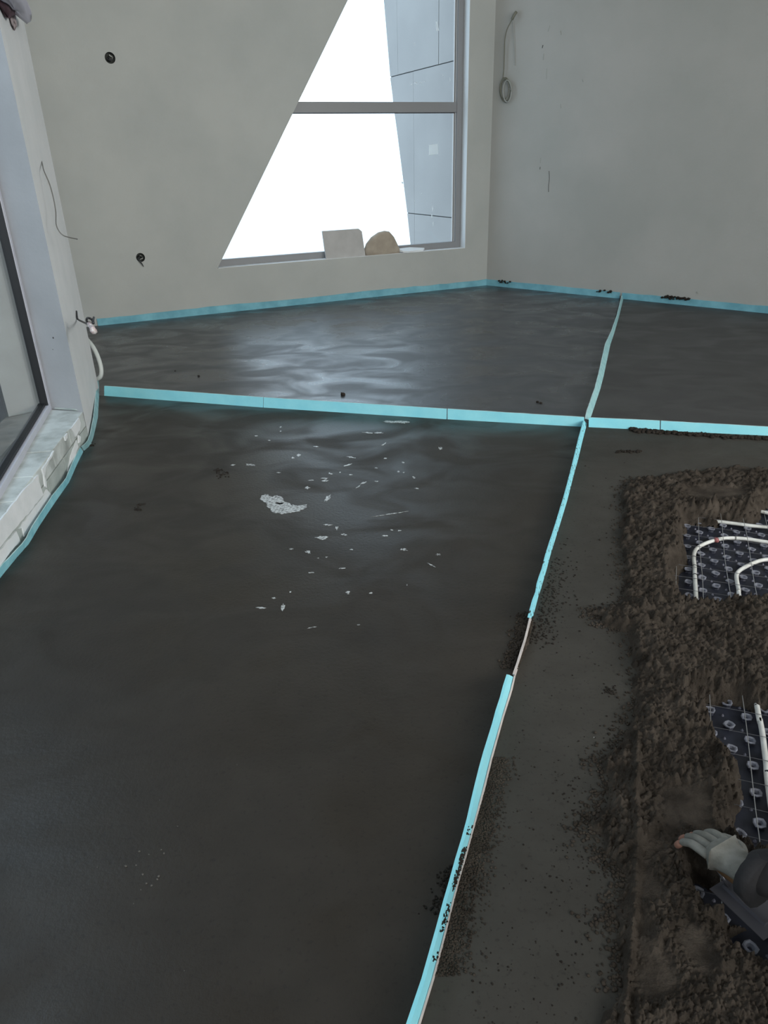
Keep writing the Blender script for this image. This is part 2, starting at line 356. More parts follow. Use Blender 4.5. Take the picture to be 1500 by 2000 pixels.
splat([(804, 165, 4, 1.2, -.5), (811, 162, 4, 1.6, -.3), (815, 164, 2, .8, 1), (820, 161, 2, .7, 0), (824, 162, 1.5, .6, .4), (830, 159, 2, .6, -.3), (865, 148, .8, 3, 0), (879, 156, .6, 4, 0), (810, 86, .8, 3, 0)], PN[1])
splat([(845, 408, 1.3, 6, .1), (843.5, 424, 1.6, 6, -.1), (846, 437, .8, 4, 0), (810, 393, .8, 3, 0), (824, 378, 1.5, 1, 0), (786, 357, 2, 3, 0)], PN[0])

# ---- outdoors: side fin of the A-frame with cladding panels
fin = empty('facade_fin', Bp(-.2, .25, 0), 'grey panelled outer wall leaning beside the A-frame window, seen through the glass', 'wall')
def fp(t, z, k): q = CORN-uB*(.2-k)+nB*(.2+t); return (q[0], q[1], z)
def tlim(z): return np.interp(z, [-.2, .37, 1.65, 2.33, 3.62, 5.6], [1.55, 1.675, 2.04, 2.27, 2.46, 2.85])
def fpanel(t0, t1, z0, z1, thick=(0, .03), edge=False):
    g = .006
    T1a, T1b = (tlim(z0), tlim(z1)) if edge else (t1-g, t1-g)
    P = [(t0+g, z0+g), (T1a, z0+g), (T1b, z1-g), (t0+g, z1-g)]
    ob('panel', *prism([fp(t, z, thick[0]) for t, z in P], [fp(t, z, thick[1]) for t, z in P]), M_fin, parent=fin)
zr = [-.2, .83, 2.66, 4.4, 5.5]
for i in range(4):
    z0, z1 = zr[i], zr[i+1]; te = 1.56 if i != 2 else 2.05
    fpanel(te, 9, z0, z1, (.004, .03), True)
    if i == 2: fpanel(.1, .82, z0, z1); fpanel(.82, te, z0, z1)
    else: fpanel(.1, te, z0, z1)
bk = [(.1, -.2), (tlim(-.2), -.2), (tlim(.37), .37), (tlim(2.33), 2.33), (tlim(3.62), 3.62), (tlim(5.5), 5.5), (.1, 5.5)]
ob('backing', *prism([fp(t, z, .02) for t, z in bk], [fp(t, z, .12) for t, z in bk]), M_fin2, parent=fin)
gr = ob('ground', *foot([(-30, 9.2), (30, 11), (30, 60), (-30, 60)], -.6, -.4), M_ground, origin=(0, 0, -.5)); gr['kind'] = 'structure'
gr.location = gr.location

# ---- left glazed opening
gw = empty('window_2', Lp(1.5, -.2, .2), kind='structure', label='glazed opening on the left above the block plinth')
a0, a1 = np.array([-.111, -.217]), np.array([1.317, -.0695]); dF = nrm(a1-a0); nF = np.array([dF[1], -dF[0]])   # outward in (s,o)
def Fp(t, k, z): q = a0+dF*t+nF*k; return Lp(q[0], q[1], z)
if nF[1] > 0: nF = -nF
def fbox(t0, t1, k0, k1, z0, z1): return prism([Fp(t0, k0, z0), Fp(t1, k0, z0), Fp(t1, k1, z0), Fp(t0, k1, z0)], [Fp(t0, k0, z1), Fp(t1, k0, z1), Fp(t1, k1, z1), Fp(t0, k1, z1)])
LT = 3.95
ob('bottom_rail', *fbox(0, LT, 0, .05, .19, .235), M_lav, parent=gw, bevel=.003)
ob('jamb', *fbox(-.01, .045, 0, .05, .235, 3.0), M_lav, parent=gw, bevel=.003)
ob('jamb', *fbox(LT-.1, LT-.04, 0, .05, .235, 3.0), M_lav, parent=gw, bevel=.003)
ob('top_rail', *fbox(0, LT, 0, .05, 2.94, 3.0), M_lav, parent=gw, bevel=.003)
ob('gasket', *join(fbox(.045, .057, .004, .05, .235, 2.95), fbox(.045, LT-.1, .02, .06, .235, .25)), M_gask, parent=gw)
ob('pane', *fbox(.05, LT-.1, .035, .042, .24, 2.95), M_glass, parent=gw)
# outside sill, dark deck and added walls that dim light from the left
so = ob('outer_sill', *prism([Lp(-.06, -.27, .10), Lp(3.9, -.2, .10), Lp(3.9, -.47, .10), Lp(-.03, -.47, .10)], [Lp(-.06, -.27, .2), Lp(3.9, -.2, .2), Lp(3.9, -.47, .185), Lp(-.03, -.47, .185)]), M_deck, parent=gw)
pr = ob('shade_walls', *join(foot([L2(-.5, -.66), L2(6, -.66), L2(6, -3.2), L2(-.5, -3.2)], -.5, -.3), foot([L2(-.5, -2.6), L2(6, -2.6), L2(6, -2.8), L2(-.5, -2.8)], -.3, 2.9), foot([L2(-.60, -.645), L2(-.46, -.64), L2(-.46, -2.8), L2(-.60, -2.8)], -.5, 2.9)), M_dark)
tag(pr, 'dark deck and added walls that cut light at the left glazed opening', 'shade_walls')

# ---- plinth under the opening: blocks with plaster patches
pln = empty('block_plinth', Lp(1.5, -.1, 0), 'low plinth of grey-green blocks with torn white plaster under the left glazing', 'plinth')
ss = [.0, .36, .70, 1.05, 1.35, 1.66, 1.98, 2.3, 2.62, 2.94, 3.26, 3.6, 3.9]
for i in range(len(ss)-1):
    g = .004; s0, s1 = ss[i]+g, ss[i+1]-g
    if i == 0: s0 = -.0
    j = random.uniform(-.003, .002)
    sb = -.10 if i == 0 else s0; bk0 = np.interp(sb, [-.11, 3.9], [-.235, .185])*1.0
    k0 = -.217+(s0+.111)*.1033; k1 = -.217+(s1+.111)*.1033
    zt = .2+random.uniform(-.004, .002)
    ob('block', *prism([Lp(s0, 0+j, .103), Lp(s1, 0+j, .103), Lp(s1, k1-.03, .103), Lp(sb if i == 0 else s0, k0-.03, .103)], [Lp(s0, 0+j, zt), Lp(s1, 0+j, zt), Lp(s1, k1-.03, zt), Lp(sb if i == 0 else s0, k0-.03, zt)]), M_blockt if 1 else M_block, parent=pln, bevel=.004)
s2 = [0, .22, .55, .88, 1.2, 1.52, 1.84, 2.16, 2.48, 2.8, 3.12, 3.5, 3.9]
for i in range(len(s2)-1):
    ob('block', *foot([L2(s2[i]+.003, .0), L2(s2[i+1]-.003, .0), L2(s2[i+1]-.003, -.2), L2(s2[i]+.003, -.2)], 0, .098), M_block, parent=pln, bevel=.003)
ob('core', *foot([L2(-.02, -.01), L2(3.9, -.01), L2(3.9, -.42), L2(-.02, -.25)], -.07, .1), M_block, parent=pln)
def cr(p): return (p[0]/4, 640+p[1]/4)
AP = P2+nL*.006
plates = [[(300, 1148), (306, 1200), (338, 1302), (240, 1430), (120, 1570), (0, 1718), (-140, 1880), (-140, 1640), (0, 1478), (150, 1310)],
          [(366, 1262), (412, 1312), (330, 1420), (262, 1532), (215, 1600), (192, 1632), (178, 1560), (150, 1572), (240, 1445), (340, 1318)],
          [(128, 1588), (150, 1640), (160, 1672), (100, 1732), (55, 1790), (0, 1882), (-120, 2060), (-120, 1890), (0, 1738)],
          [(612, 672), (632, 742), (624, 800), (594, 852), (572, 812), (550, 772), (575, 720)],
          [(600, 880), (614, 932), (600, 960), (590, 1005), (560, 1080), (532, 1122), (545, 1060), (556, 1000), (585, 925)],
          [(523, 805), (527, 860), (516, 884), (506, 845)],
          [(422, 955), (415, 992), (360, 1090), (350, 1170), (332, 1105), (375, 1040)],
          [(345, 1150), (362, 1190), (368, 1252), (355, 1240)],
          [(616, 840), (633, 852), (630, 892), (616, 902)]]
for pg in plates:
    a = []
    for p in pg:
        q = pl(*cr(p), AP, uL); q[2] = min(max(q[2], .0), .197); a.append(q)
    # ragged outline
    b = []
    for i in range(len(a)):
        p, q = a[i], a[(i+1) % len(a)]
        b.append(p)
        L_ = np.linalg.norm(q-p); kk = min(int(L_/.03), 6)
        for t in range(1, kk):
            m_ = p+(q-p)*t/kk; m_[2] = min(max(m_[2]+random.uniform(-.003, .003), 0), .198); b.append(m_)
    n3 = np.array([nL[0], nL[1], 0])*-.008
    ob('plaster_patch', *prism(b, [q+n3 for q in b]), M_plate, parent=pln)
# mortar bed at the foot of the reveal
V, F = tube([Lp(-.02, -.01, .195), Lp(-.03, -.06, .205), Lp(-.06, -.12, .203), Lp(-.09, -.19, .203)], .007, 6, 4)
ob('mortar_bed', V, F, M_block, parent=pln)

# ---- foam edge strips
def foam(bot, top, th, label, group, m=M_foam, mtop=M_foamtop, n=1, jag=.0, zt=.055, stain=None, name='foam_strip'):
    """bot/top: pixel traces of the strip's foot and upper edge on the floor plane / at height zt"""
    B = [fl(x, y, 0) for x, y in bot]; T = [fl(x, y, zt) for x, y in top]
    return foam3(B, T, th, label, group, m, mtop, jag, name)
def resamp(P, step):
    P = [np.array(p, float) for p in P]; d = [0]
    for i in range(1, len(P)): d.append(d[-1]+np.linalg.norm(P[i]-P[i-1]))
    return P, np.array(d)
def foam3(B, T, th, label, group, m=M_foam, mtop=M_foamtop, jag=.0, name='foam_strip', step=.06):
    B, db = resamp(B, step); T, dt = resamp(T, step); K = max(2, int(db[-1]/step)); V = []; F = []; mi = []
    for i in range(K+1):
        u = i/K
        b = np.array([np.interp(u*db[-1], db, [p[k] for p in B]) for k in range(3)])
        t = np.array([np.interp(u*dt[-1], dt, [p[k] for p in T]) for k in range(3)])
        u2 = min(u+.02, 1); b2 = np.array([np.interp(u2*db[-1], db, [p[k] for p in B]) for k in range(3)]); u1 = max(u-.02, 0); b1 = np.array([np.interp(u1*db[-1], db, [p[k] for p in B]) for k in range(3)])
        d = nrm((b2-b1)[:2]); nn = np.array([-d[1], d[0], 0])*th
        t = t+np.array([0, 0, random.uniform(-jag, jag)]) + nn*random.uniform(-.1, .1)*(1 if jag else 0)
        b = b-np.array([0, 0, .01]); V += [b, t, t+nn, b+nn]
    for i in range(K):
        for k in range(4):
            F.append((4*i+k, 4*i+(k+1) % 4, 4*i+4+(k+1) % 4, 4*i+4+k)); mi.append(1 if k == 1 else 0)
    F += [(0, 1, 2, 3), (4*K+3, 4*K+2, 4*K+1, 4*K)]; mi += [0, 0]
    o = ob(name, V, F, None, mats=[m, mtop], mi=mi)
    return tag(o, label, 'foam strip', group)
g1 = 'blue foam strips across the floor'
h0, h1 = fl(203, 773)[:2], fl(1143, 835)[:2]; dH = nrm(h1-h0)
def hpt(x, ytop=None, ybot=None):
    yb = np.interp(x, [203, 514, 873, 1143, 1290, 1500, 1600], [773, 796, 819, 834, 841, 851, 855]); yt = np.interp(x, [203, 514, 873, 1143, 1290, 1500, 1600], [754, 776.5, 799, 815.5, 822.5, 834, 838])
    b = fl(x, yb); t = pl(x, yt, b[:2], dH); t[:2] += np.array([-dH[1], dH[0]])*.004; return b, t
for x0, x1, lab in ((203, 513, 'blue foam strip crossing the floor, piece starting at the white pier'), (514.5, 872, 'blue foam strip crossing the floor, middle piece in front of the wet shine'),
                    (874, 1141, 'blue foam strip crossing the floor, piece ending left of the crossing'), (1150, 1289, 'short blue foam strip just right of the strip crossing'), (1291, 1600, 'blue foam strip with mortar crumbs along its foot at the right edge')):
    xs = np.linspace(x0, x1, 7); Bq, Tq = zip(*[hpt(x) for x in xs]); foam3(Bq, Tq, .009, lab, g1, jag=.0007)
# small dark notch end of the strip near the pier
far_t = [(1217, 569), (1205, 617), (1195, 646), (1183, 671), (1170, 730), (1163, 757), (1147, 803), (1144, 818)]
far_b = [(1221, 572), (1209.5, 619), (1201.5, 648), (1194, 673), (1181.5, 732), (1174.5, 759), (1159, 805), (1154, 818)]
foam(far_b, far_t, -.006, 'wavy blue foam strip running from the strip crossing to the right wall', g1, m=mat('foam_far', (.30, .56, .60), .8, (.40, .68, .70), 20), jag=.0015, zt=.045)
n_t = [(1141, 821), (1131, 857), (1121.5, 898), (1115, 924), (1101, 977), (1085, 1029), (1068.5, 1080), (1061, 1110), (1051, 1140), (1049, 1154), (1040, 1180), (1033.5, 1206)]
n_b = [(1148, 826), (1140, 857), (1130, 898), (1122.5, 924), (1109, 977), (1093, 1029), (1077, 1080), (1069, 1110), (1060.5, 1140), (1055, 1154), (1048.5, 1180), (1041, 1207)]
M_foams = mat('foam_speckled', (.31, .78, .90), .75, (.05, .055, .055), 42, .0006, 120, spec=.25, contrast=(.60, .635))
foam(n_b, n_t, -.006, 'long speckled blue foam strip running towards the viewer from the crossing', g1, m=M_foams, mtop=M_foams, jag=.0015, zt=.045)
foam([(1040, 1208), (1026, 1262), (1008, 1318)], [(1037, 1208), (1023, 1262), (1004.5, 1316)], -.006, 'foam strip mostly buried in crumbs, only its pale edge showing', g1, m=M_foamp, mtop=M_foamp, jag=.003, zt=.03)
w_t = [(994, 1318), (986, 1346), (970, 1400), (958, 1440), (946, 1480), (933, 1533), (914, 1613), (899, 1667), (886, 1712), (869, 1773), (855, 1827), (833, 1907), (801, 2000), (770, 2095)]
w_b = [(1006, 1319), (1000, 1346), (983, 1400), (972, 1440), (961, 1480), (948, 1533), (926, 1613), (911.5, 1667), (898, 1712), (882, 1773), (869, 1827), (848, 1907), (820, 2000), (792, 2095)]
foam(w_b, w_t, -.008, 'widest bright blue foam strip nearest the viewer with a pale lower edge', g1, jag=.0006, zt=.055, mtop=M_foam)
# pale torn lower film along the near strip
def lerp_px(a, b, f): return [(x0+(x1-x0)*f, y0+(y1-y0)*f) for (x0, y0), (x1, y1) in zip(a, b)]
Bq = [fl(x+1.5, y, 0.0) for x, y in w_b]; Tq = [fl(x, y, .012) for x, y in lerp_px(w_t, w_b, .80)]
stripw = [o for o in bpy.data.objects if o.get('label', '').startswith('widest')][0]
V = []; F = []
for i, (b, t) in enumerate(zip(Bq, Tq)): V += [b+np.array([.001, 0, -.004]), t+np.array([.0015, 0, .0])]
for i in range(len(Bq)-1): F.append((2*i, 2*i+2, 2*i+3, 2*i+1))
lf = ob('foot_film', V, F, M_foamp, parent=stripw); lf['label'] = 'pale stained foot film'
sd = lf.modifiers.new('solid', 'SOLIDIFY'); sd.thickness = .0015
# perimeter strips
g2 = 'blue foam strips along the walls'
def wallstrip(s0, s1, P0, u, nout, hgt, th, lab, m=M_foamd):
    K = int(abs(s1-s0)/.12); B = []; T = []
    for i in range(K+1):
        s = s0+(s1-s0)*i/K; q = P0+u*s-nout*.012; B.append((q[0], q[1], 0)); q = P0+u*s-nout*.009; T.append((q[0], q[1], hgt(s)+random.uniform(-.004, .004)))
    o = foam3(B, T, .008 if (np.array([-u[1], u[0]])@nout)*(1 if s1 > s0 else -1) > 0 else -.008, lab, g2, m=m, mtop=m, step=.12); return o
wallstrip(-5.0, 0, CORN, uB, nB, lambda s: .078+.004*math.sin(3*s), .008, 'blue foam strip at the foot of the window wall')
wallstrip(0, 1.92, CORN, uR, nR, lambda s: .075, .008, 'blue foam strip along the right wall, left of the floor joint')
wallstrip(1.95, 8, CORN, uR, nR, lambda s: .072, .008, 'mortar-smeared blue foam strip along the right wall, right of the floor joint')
pb = [(191, 737), (193, 752), (193, 772), (190.5, 815), (182, 851), (176, 868), (163, 879)]
pt = [(186, 739), (186.5, 752), (186, 770), (182.5, 810), (175, 848), (170, 862), (158, 872)]
foam(pb, pt, .005, 'crumpled blue foam strip curving round the foot of the white pier', g2, m=mat('foam_dull', (.24, .46, .50), .8, (.35, .58, .62), 14), jag=.002, zt=.05)
pb2 = [(162, 881), (150, 905), (135, 939), (111, 974), (75, 1027), (56, 1060), (32, 1086), (0, 1126), (-70, 1230), (-160, 1370)]
pt2 = [(155, 874), (141, 902), (128, 934), (101, 968), (64, 1024), (47, 1056), (21, 1084), (-2, 1108), (-78, 1210), (-170, 1348)]
foam(pb2, pt2, .005, 'wrinkled blue foam strip along the foot of the block plinth', g2, m=mat('foam_plinth', (.18, .48, .57), .8, (.28, .60, .68), 14), jag=.0015, zt=.04)

# ---- socket boxes in the back wall
def cutter(p, r, depth, n):
    V = []; u = np.array([uB[0], uB[1], 0]); z = np.array([0, 0, 1.])
    A_ = [p-np.array([*nB, 0])*.02+r*(u*math.cos(2*math.pi*k/24)+z*math.sin(2*math.pi*k/24)) for k in range(24)]
    B_ = [q+np.array([*nB, 0])*(depth+.02) for q in A_]
    return prism(A_, B_)
boxes = [(pl(215, 113, CORN, uB), 'round socket box with cut wires, high on the window wall', .050), (pl(274.5, 503, CORN, uB), 'round socket box with a drooping lead, low on the window wall', .047)]
for p, lab, r in boxes:
    V, F = cutter(p, r, .06, 0); c = ob('cut', V, F, M_wall, origin=(0, 0, 0))
    md = wb.modifiers.new('b', 'BOOLEAN'); md.object = c; md.solver = 'EXACT'; md.operation = 'DIFFERENCE'
    dg = bpy.context.evaluated_depsgraph_get(); me = bpy.data.meshes.new_from_object(wb.evaluated_get(dg)); wb.modifiers.clear(); wb.data = me
    bpy.data.objects.remove(c)
    e = empty('socket_box', tuple(p), lab, 'socket box', 'round socket boxes in the window wall')
    u = np.array([*uB, 0]); z = np.array([0, 0, 1.]); n_ = np.array([*nB, 0])
    V = []; F = []
    for i, (rr_, dd) in enumerate(((r-.001, .0), (r-.001, .05), (.001, .05))):
        for k in range(20): V.append(p+n_*dd+rr_*(u*math.cos(2*math.pi*k/20)+z*math.sin(2*math.pi*k/20)))
    for i in range(2):
        for k in range(20): F.append((20*i+k, 20*i+(k+1) % 20, 20*i+20+(k+1) % 20, 20*i+20+k))
    ob('box_cup', V, F, mat('box_cup_grey', (.05, .055, .05), .8), parent=e)
    for j in range(4):
        a = random.uniform(0, 6.28); q = p+n_*.04+.6*r*(u*math.cos(a)+z*math.sin(a)); b = random.uniform(0, 6.28)
        ob('wire', *tube([q, p+n_*.015+.5*r*(u*math.cos(b)+z*math.sin(b)), p-n_*.004+.5*r*(u*math.cos(b+1.6)+z*math.sin(b+1.6))], .006, 6, 4), (M_scuff, M_cable, M_wireg, M_cable)[j], parent=e, smooth=True)
    if r < .05: ob('lead', *tube([p+n_*.02-u*.03, p-n_*.012-u*.02-z*.03, p-n_*.02+u*.0-z*.06, p-n_*.015+u*.015-z*.095], lambda t: .013*(1-.75*t), 6, 5), M_cable, parent=e, smooth=True)

# ---- things on the window sill
def Bpl(x, y, d): return pl(x, y, CORN+nB*d, uB)
a = [Bpl(629.5, 452, .115), Bpl(701, 447, .115), Bpl(707, 452, .108), Bpl(714, 499, .02), Bpl(637, 504, .02)]
a[3][2] = zS+.0; a[4][2] = zS+.0
n3 = np.array([nB[0], nB[1], .10])*.028
bd = ob('board_offcut', *prism(a, [q+n3 for q in a]), M_board, bevel=.003); tag(bd, 'square grey-white board leaning on the glass, left on the window sill', 'board')
# rounded bundle
c = Bpl(747, 497, .065); V = []; F = []; c[2] = zS
prof = [(-.245, .0), (-.25, .06), (-.215, .14), (-.14, .215), (-.05, .262), (.035, .275), (.10, .262), (.155, .205), (.20, .12), (.235, .045), (.235, .0)]
for k, dd in enumerate((-.048, -.036, 0, .03, .04)):
    sc_ = (.86, .96, 1.0, .97, .88)[k]
    for s, z in prof: q = c[:2]+uB*s*sc_+nB*dd; V.append((q[0], q[1], zS+z*sc_))
n_ = len(prof)
for k in range(4):
    for i in range(n_): F.append((k*n_+i, k*n_+(i+1) % n_, (k+1)*n_+(i+1) % n_, (k+1)*n_+i))
F += [tuple(range(n_))[::-1], tuple(range(4*n_, 5*n_))]
rb = ob('sack', V, F, M_round, smooth=True); tag(rb, 'rounded beige-brown sack slumped in the middle of the window sill', 'sack')
# thin white slab
c0 = fl(775, 485, zS+.04); 
tp = [Bpl(773, 486, .07), Bpl(800, 484, .1), Bpl(829, 486.5, .09), Bpl(826, 490, .04), Bpl(797, 497, -.03), Bpl(787, 493, -.01)]
for q, zz in zip(tp, (.05, .055, .035, .022, .022, .03)): q[2] = zS+zz
ts = ob('foam_slab', *prism([q-np.array([0, 0, .02]) for q in tp], tp), M_tile); tag(ts, 'thin white polystyrene slab lying over the sill edge beside the sack', 'slab')

# ---- cables
dFn = np.array([-uF[1], uF[0]])          # normal of the white pier face
if dFn[0] < 0: dFn = -dFn
def face(x, y, off): return pl(x, y, P2+dFn*off, uF)
wv = [face(80, 310, -.01), face(83, 322, .01), face(86, 334, .03), face(97, 360, .05), face(105, 390, .06), face(109, 415, .06), face(109.5, 437, .06), face(115, 451, .07), face(124, 460, .09), face(137, 464, .12), face(151, 467, .15)]
tag(ob('loose_wire', *tube(wv, .0032, 6, 4), M_wireg, smooth=True), 'thin grey wire sticking out of the white pier at mid height', 'wire')
cs = empty('cable_stub', tuple(face(152, 626, 0)), 'black cable end knotted with pink tape, low on the white pier', 'cable')
ob('cable', *tube([face(149.3, 608, .004), face(150.5, 620, .008), face(152.5, 624, .012), face(160, 628, .05), face(168, 631.5, .10), face(174, 633, .13), face(180, 632, .15), face(181, 627, .16), face(179, 624, .16), face(175, 621.5, .15), face(170.5, 621.5, .14), face(169, 626, .13), face(172, 631, .13), face(178, 633, .15)], .0065, 6, 4), M_cable, parent=cs, smooth=True)
ob('cable_end', *tube([face(182.5, 632, .17), face(182, 626, .17), face(183.3, 620, .17)], .007, 6, 3), M_cable, parent=cs, smooth=True)
tpe = ob('tape_flag', *tube([face(174, 631, .14), face(176.5, 636, .15), face(180, 640, .16), face(181.5, 645, .17), face(184, 647.5, .17)], lambda t: .013+.006*t, 7, 3), M_tape, parent=cs, smooth=True); tpe['label'] = 'pink and white tape'
def yray(x, y, Y): r = ray(x, y); return np.array([0, 0, H])+r*(Y/r[1])
cd = [yray(150, 655, 5.9), yray(165, 659, 5.85), yray(172.5, 666, 5.78), yray(182, 678, 5.72), yray(189.6, 693, 5.68), yray(195.6, 710, 5.64), yray(198, 724, 5.62), yray(196.5, 735, 5.62), yray(190, 740, 5.64), yray(180, 742, 5.7)]
tag(ob('conduit_loop', *tube(cd, .0165, 10, 5), M_cond, smooth=True), 'white plastic conduit looping out behind the white pier', 'conduit')
# coil on the right wall
def Rw(x, y, off): return pl(x, y, CORN-nR*off, uR)
ck = empty('cable_coil', tuple(Rw(988, 175, .0)), 'thin khaki cable hanging in a coil high on the right wall beside the corner', 'cable')
ob('lead', *tube([Rw(1007, 24, .01), Rw(1003, 32, .04), Rw(998, 42, .05), Rw(990, 58, .05), Rw(986, 78, .04), Rw(985, 105, .03), Rw(984, 135, .03), Rw(982, 155, .03)], .0065, 6, 4), M_coil, parent=ck, smooth=True)
ob('lead_end', *tube([Rw(1008.5, 23, .03), Rw(1004, 30, .05), Rw(1000, 38, .05)], lambda t: .017, 6, 3), M_coil, parent=ck, smooth=True)
ob('lead', *tube([Rw(1002, 40, .01), Rw(1004, 80, .008), Rw(1006, 128, .004)], .004, 5, 3), M_scuff, parent=ck)
for k, (cx, cy, rx, ry) in enumerate(((986.5, 175, 10.5, 23.5), (988.5, 177, 10.5, 23), (985.5, 173, 8.5, 20), (990.5, 178, 8, 21.5))):
    ring = [Rw(cx+rx*math.cos(t), cy+ry*math.sin(t), .02+.008*k) for t in np.linspace(0, 2*math.pi*.99, 22)]
    ob('loop', *tube(ring, .006, 6, 1), M_coil if k < 3 else M_scuff, parent=ck, smooth=True)
# cracks and scuffs in the right wall
for pts, m_, r in (([(1072.5, 334), (1073, 350), (1071.5, 362), (1071.3, 375)], M_crack, .0035), ([(1056, 308), (1055, 318)], M_scuff, .005), ([(1055, 326), (1054.5, 331)], M_crack, .004), ([(1060.5, 88), (1059, 94)], M_crack, .005),
                   ([(1068, 134), (1067.5, 155)], M_scuff, .004), ([(1095, 60), (1096, 68)], M_scuff, .006), ([(1095, 203), (1095.5, 212)], M_scuff, .006), ([(1137, 155), (1139, 160)], M_scuff, .005), ([(1062, 105), (1061, 117)], M_scuff, .005), ([(1074, 50), (1070, 62)], M_scuff, .004), ([(1362, 569), (1363, 573)], M_scuff, .01)):
    ob('crack' if m_ is M_crack else 'scuff', *tube([Rw(x, y, 0) for x, y in pts], r, 5, 2), m_, parent=wr)
for pts, r in (([(104.5, 658), (105, 661)], .006), ([(99, 672), (104, 673)], .0025), ([(103, 682), (105, 683)], .004)):
    a = [pl(x, y, np.array(L2(-.003, 0)), np.array(L2(-.111, -.217))-np.array(L2(0, 0))) for x, y in pts]
    ob('scuff', *tube(a, r, 5, 1), M_crack, parent=wl)
# crumpled sheet in the top left
e = empty('crumpled_sheet', tuple(face(5, 5, .05)), 'crumpled lavender sheet over a dark maroon gap at the top of the white pier', 'sheet')
def blob(c, ax, rad, amp, seed, nu=18, nv=12):
    r_ = random.Random(seed); V = []; F = []
    ph = [r_.uniform(0, 6.28) for _ in range(6)]
    for i in range(nv+1):
        th = math.pi*i/nv
        for j in range(nu):
            p = 2*math.pi*j/nu; k = 1+amp*(math.sin(3*p+ph[0])*math.sin(2*th+ph[1])+.6*math.sin(5*p+ph[2]+2*th)+.4*math.sin(7*th+ph[3]))
            V.append(np.array(c)+k*(ax[0]*rad[0]*math.sin(th)*math.cos(p)+ax[1]*rad[1]*math.sin(th)*math.sin(p)+ax[2]*rad[2]*math.cos(th)))
    for i in range(nv):
        for j in range(nu): F.append((i*nu+j, i*nu+(j+1) % nu, (i+1)*nu+(j+1) % nu, (i+1)*nu+j))
    return V, F
ax = [np.array([uF[0], uF[1], 0]), np.array([dFn[0], dFn[1], 0]), np.array([0, 0, 1.])]
ob('sheet_fold', *blob(face(22, -8, .06), ax, (.62, .06, .055), .12, 3), M_lavc, parent=e, smooth=True)
ob('dark_gap', *blob(face(10, 8, .02), ax, (.20, .03, .05), .15, 5), M_maroon, parent=e, smooth=True)
ob('torn_edge', *blob(face(22, 28, .01), ax, (.07, .02, .06), .25, 8), mat('torn_plaster', (.42, .36, .37), .9), parent=e, smooth=True)

# ================================================================ UNDERFLOOR HEATING
axm = nrm([math.cos(math.radians(-110.6)), math.sin(math.radians(-110.6))]); axn = np.array([-axm[1], axm[0]])
hole1 = [(1345, 1018), (1372, 1018), (1402, 1024), (1414, 1012), (1440, 1018), (1468, 1022), (1486, 1012), (1500, 985), (1600, 960), (1600, 1180), (1500, 1176), (1450, 1171), (1415, 1172), (1385, 1182), (1345, 1180), (1331, 1150), (1331, 1112), (1346, 1106), (1348, 1080), (1338, 1070)]
hole2 = [(1376, 1372), (1400, 1366), (1450, 1372), (1482, 1384), (1520, 1380), (1600, 1400), (1600, 1680), (1500, 1660), (1470, 1650), (1444, 1636), (1440, 1600), (1452, 1560), (1462, 1530), (1456, 1490), (1440, 1470), (1412, 1452), (1398, 1430), (1388, 1400)]
hole3 = [(1442, 1822), (1470, 1812), (1500, 1816), (1580, 1820), (1580, 1870), (1500, 1862), (1470, 1850), (1448, 1840)]
hole4 = [(1372, 1722), (1392, 1730), (1440, 1742), (1470, 1790), (1440, 1790), (1400, 1772), (1380, 1745)]
ZM = -.035
def wpoly(px, z): return np.array([fl(x, y, z)[:2] for x, y in px])
W1, W2, W3, W4 = [wpoly(h, ZM) for h in (hole1, hole2, hole3, hole4)]
def sdist(X, Y, poly):
    """signed distance, negative inside"""
    d = np.full(X.shape, 1e9); ins = np.zeros(X.shape, bool); n = len(poly)
    for i in range(n):
        ax_, ay = poly[i]; bx, by = poly[(i+1) % n]; ex, ey = bx-ax_, by-ay
        t = np.clip(((X-ax_)*ex+(Y-ay)*ey)/(ex*ex+ey*ey+1e-12), 0, 1)
        d = np.minimum(d, np.hypot(X-ax_-t*ex, Y-ay-t*ey))
        c_ = ((ay > Y) != (by > Y)) & (X < (bx-ax_)*(Y-ay)/(by-ay+1e-12)+ax_); ins ^= c_
    return np.where(ins, -d, d)
hm = empty('heating_mat', (1.5, 2.2, -.07), 'dark blue studded underfloor heating mat showing through gaps in the mortar', 'heating mat')
mp_ = [(-.5, -3.7), (5.3, -3.7), (6.3, .5), (5.9, 2.9), (2.3, 3.95), (1.45, 4.1), (.5, 1.5)]
ob('base_sheet', *foot(mp_, -.074, -.064), M_mat, parent=hm)
c0 = fl(1345, 1134, -.045)[:2]; b1 = .0755*np.array([math.cos(math.radians(24.4)), math.sin(math.radians(24.4))]); b2 = .0755*np.array([math.cos(math.radians(-65.6)), math.sin(math.radians(-65.6))])
cand = []
for i in range(-40, 40):
    for j in range(-40, 40):
        p = c0+b1*i+b2*j
        dd = min(float(sdist(np.array(p[0]), np.array(p[1]), Wk)) for Wk in (W1, W2, W3, W4))
        if dd < .02: cand.append((dd, tuple(p)))
nubme = None
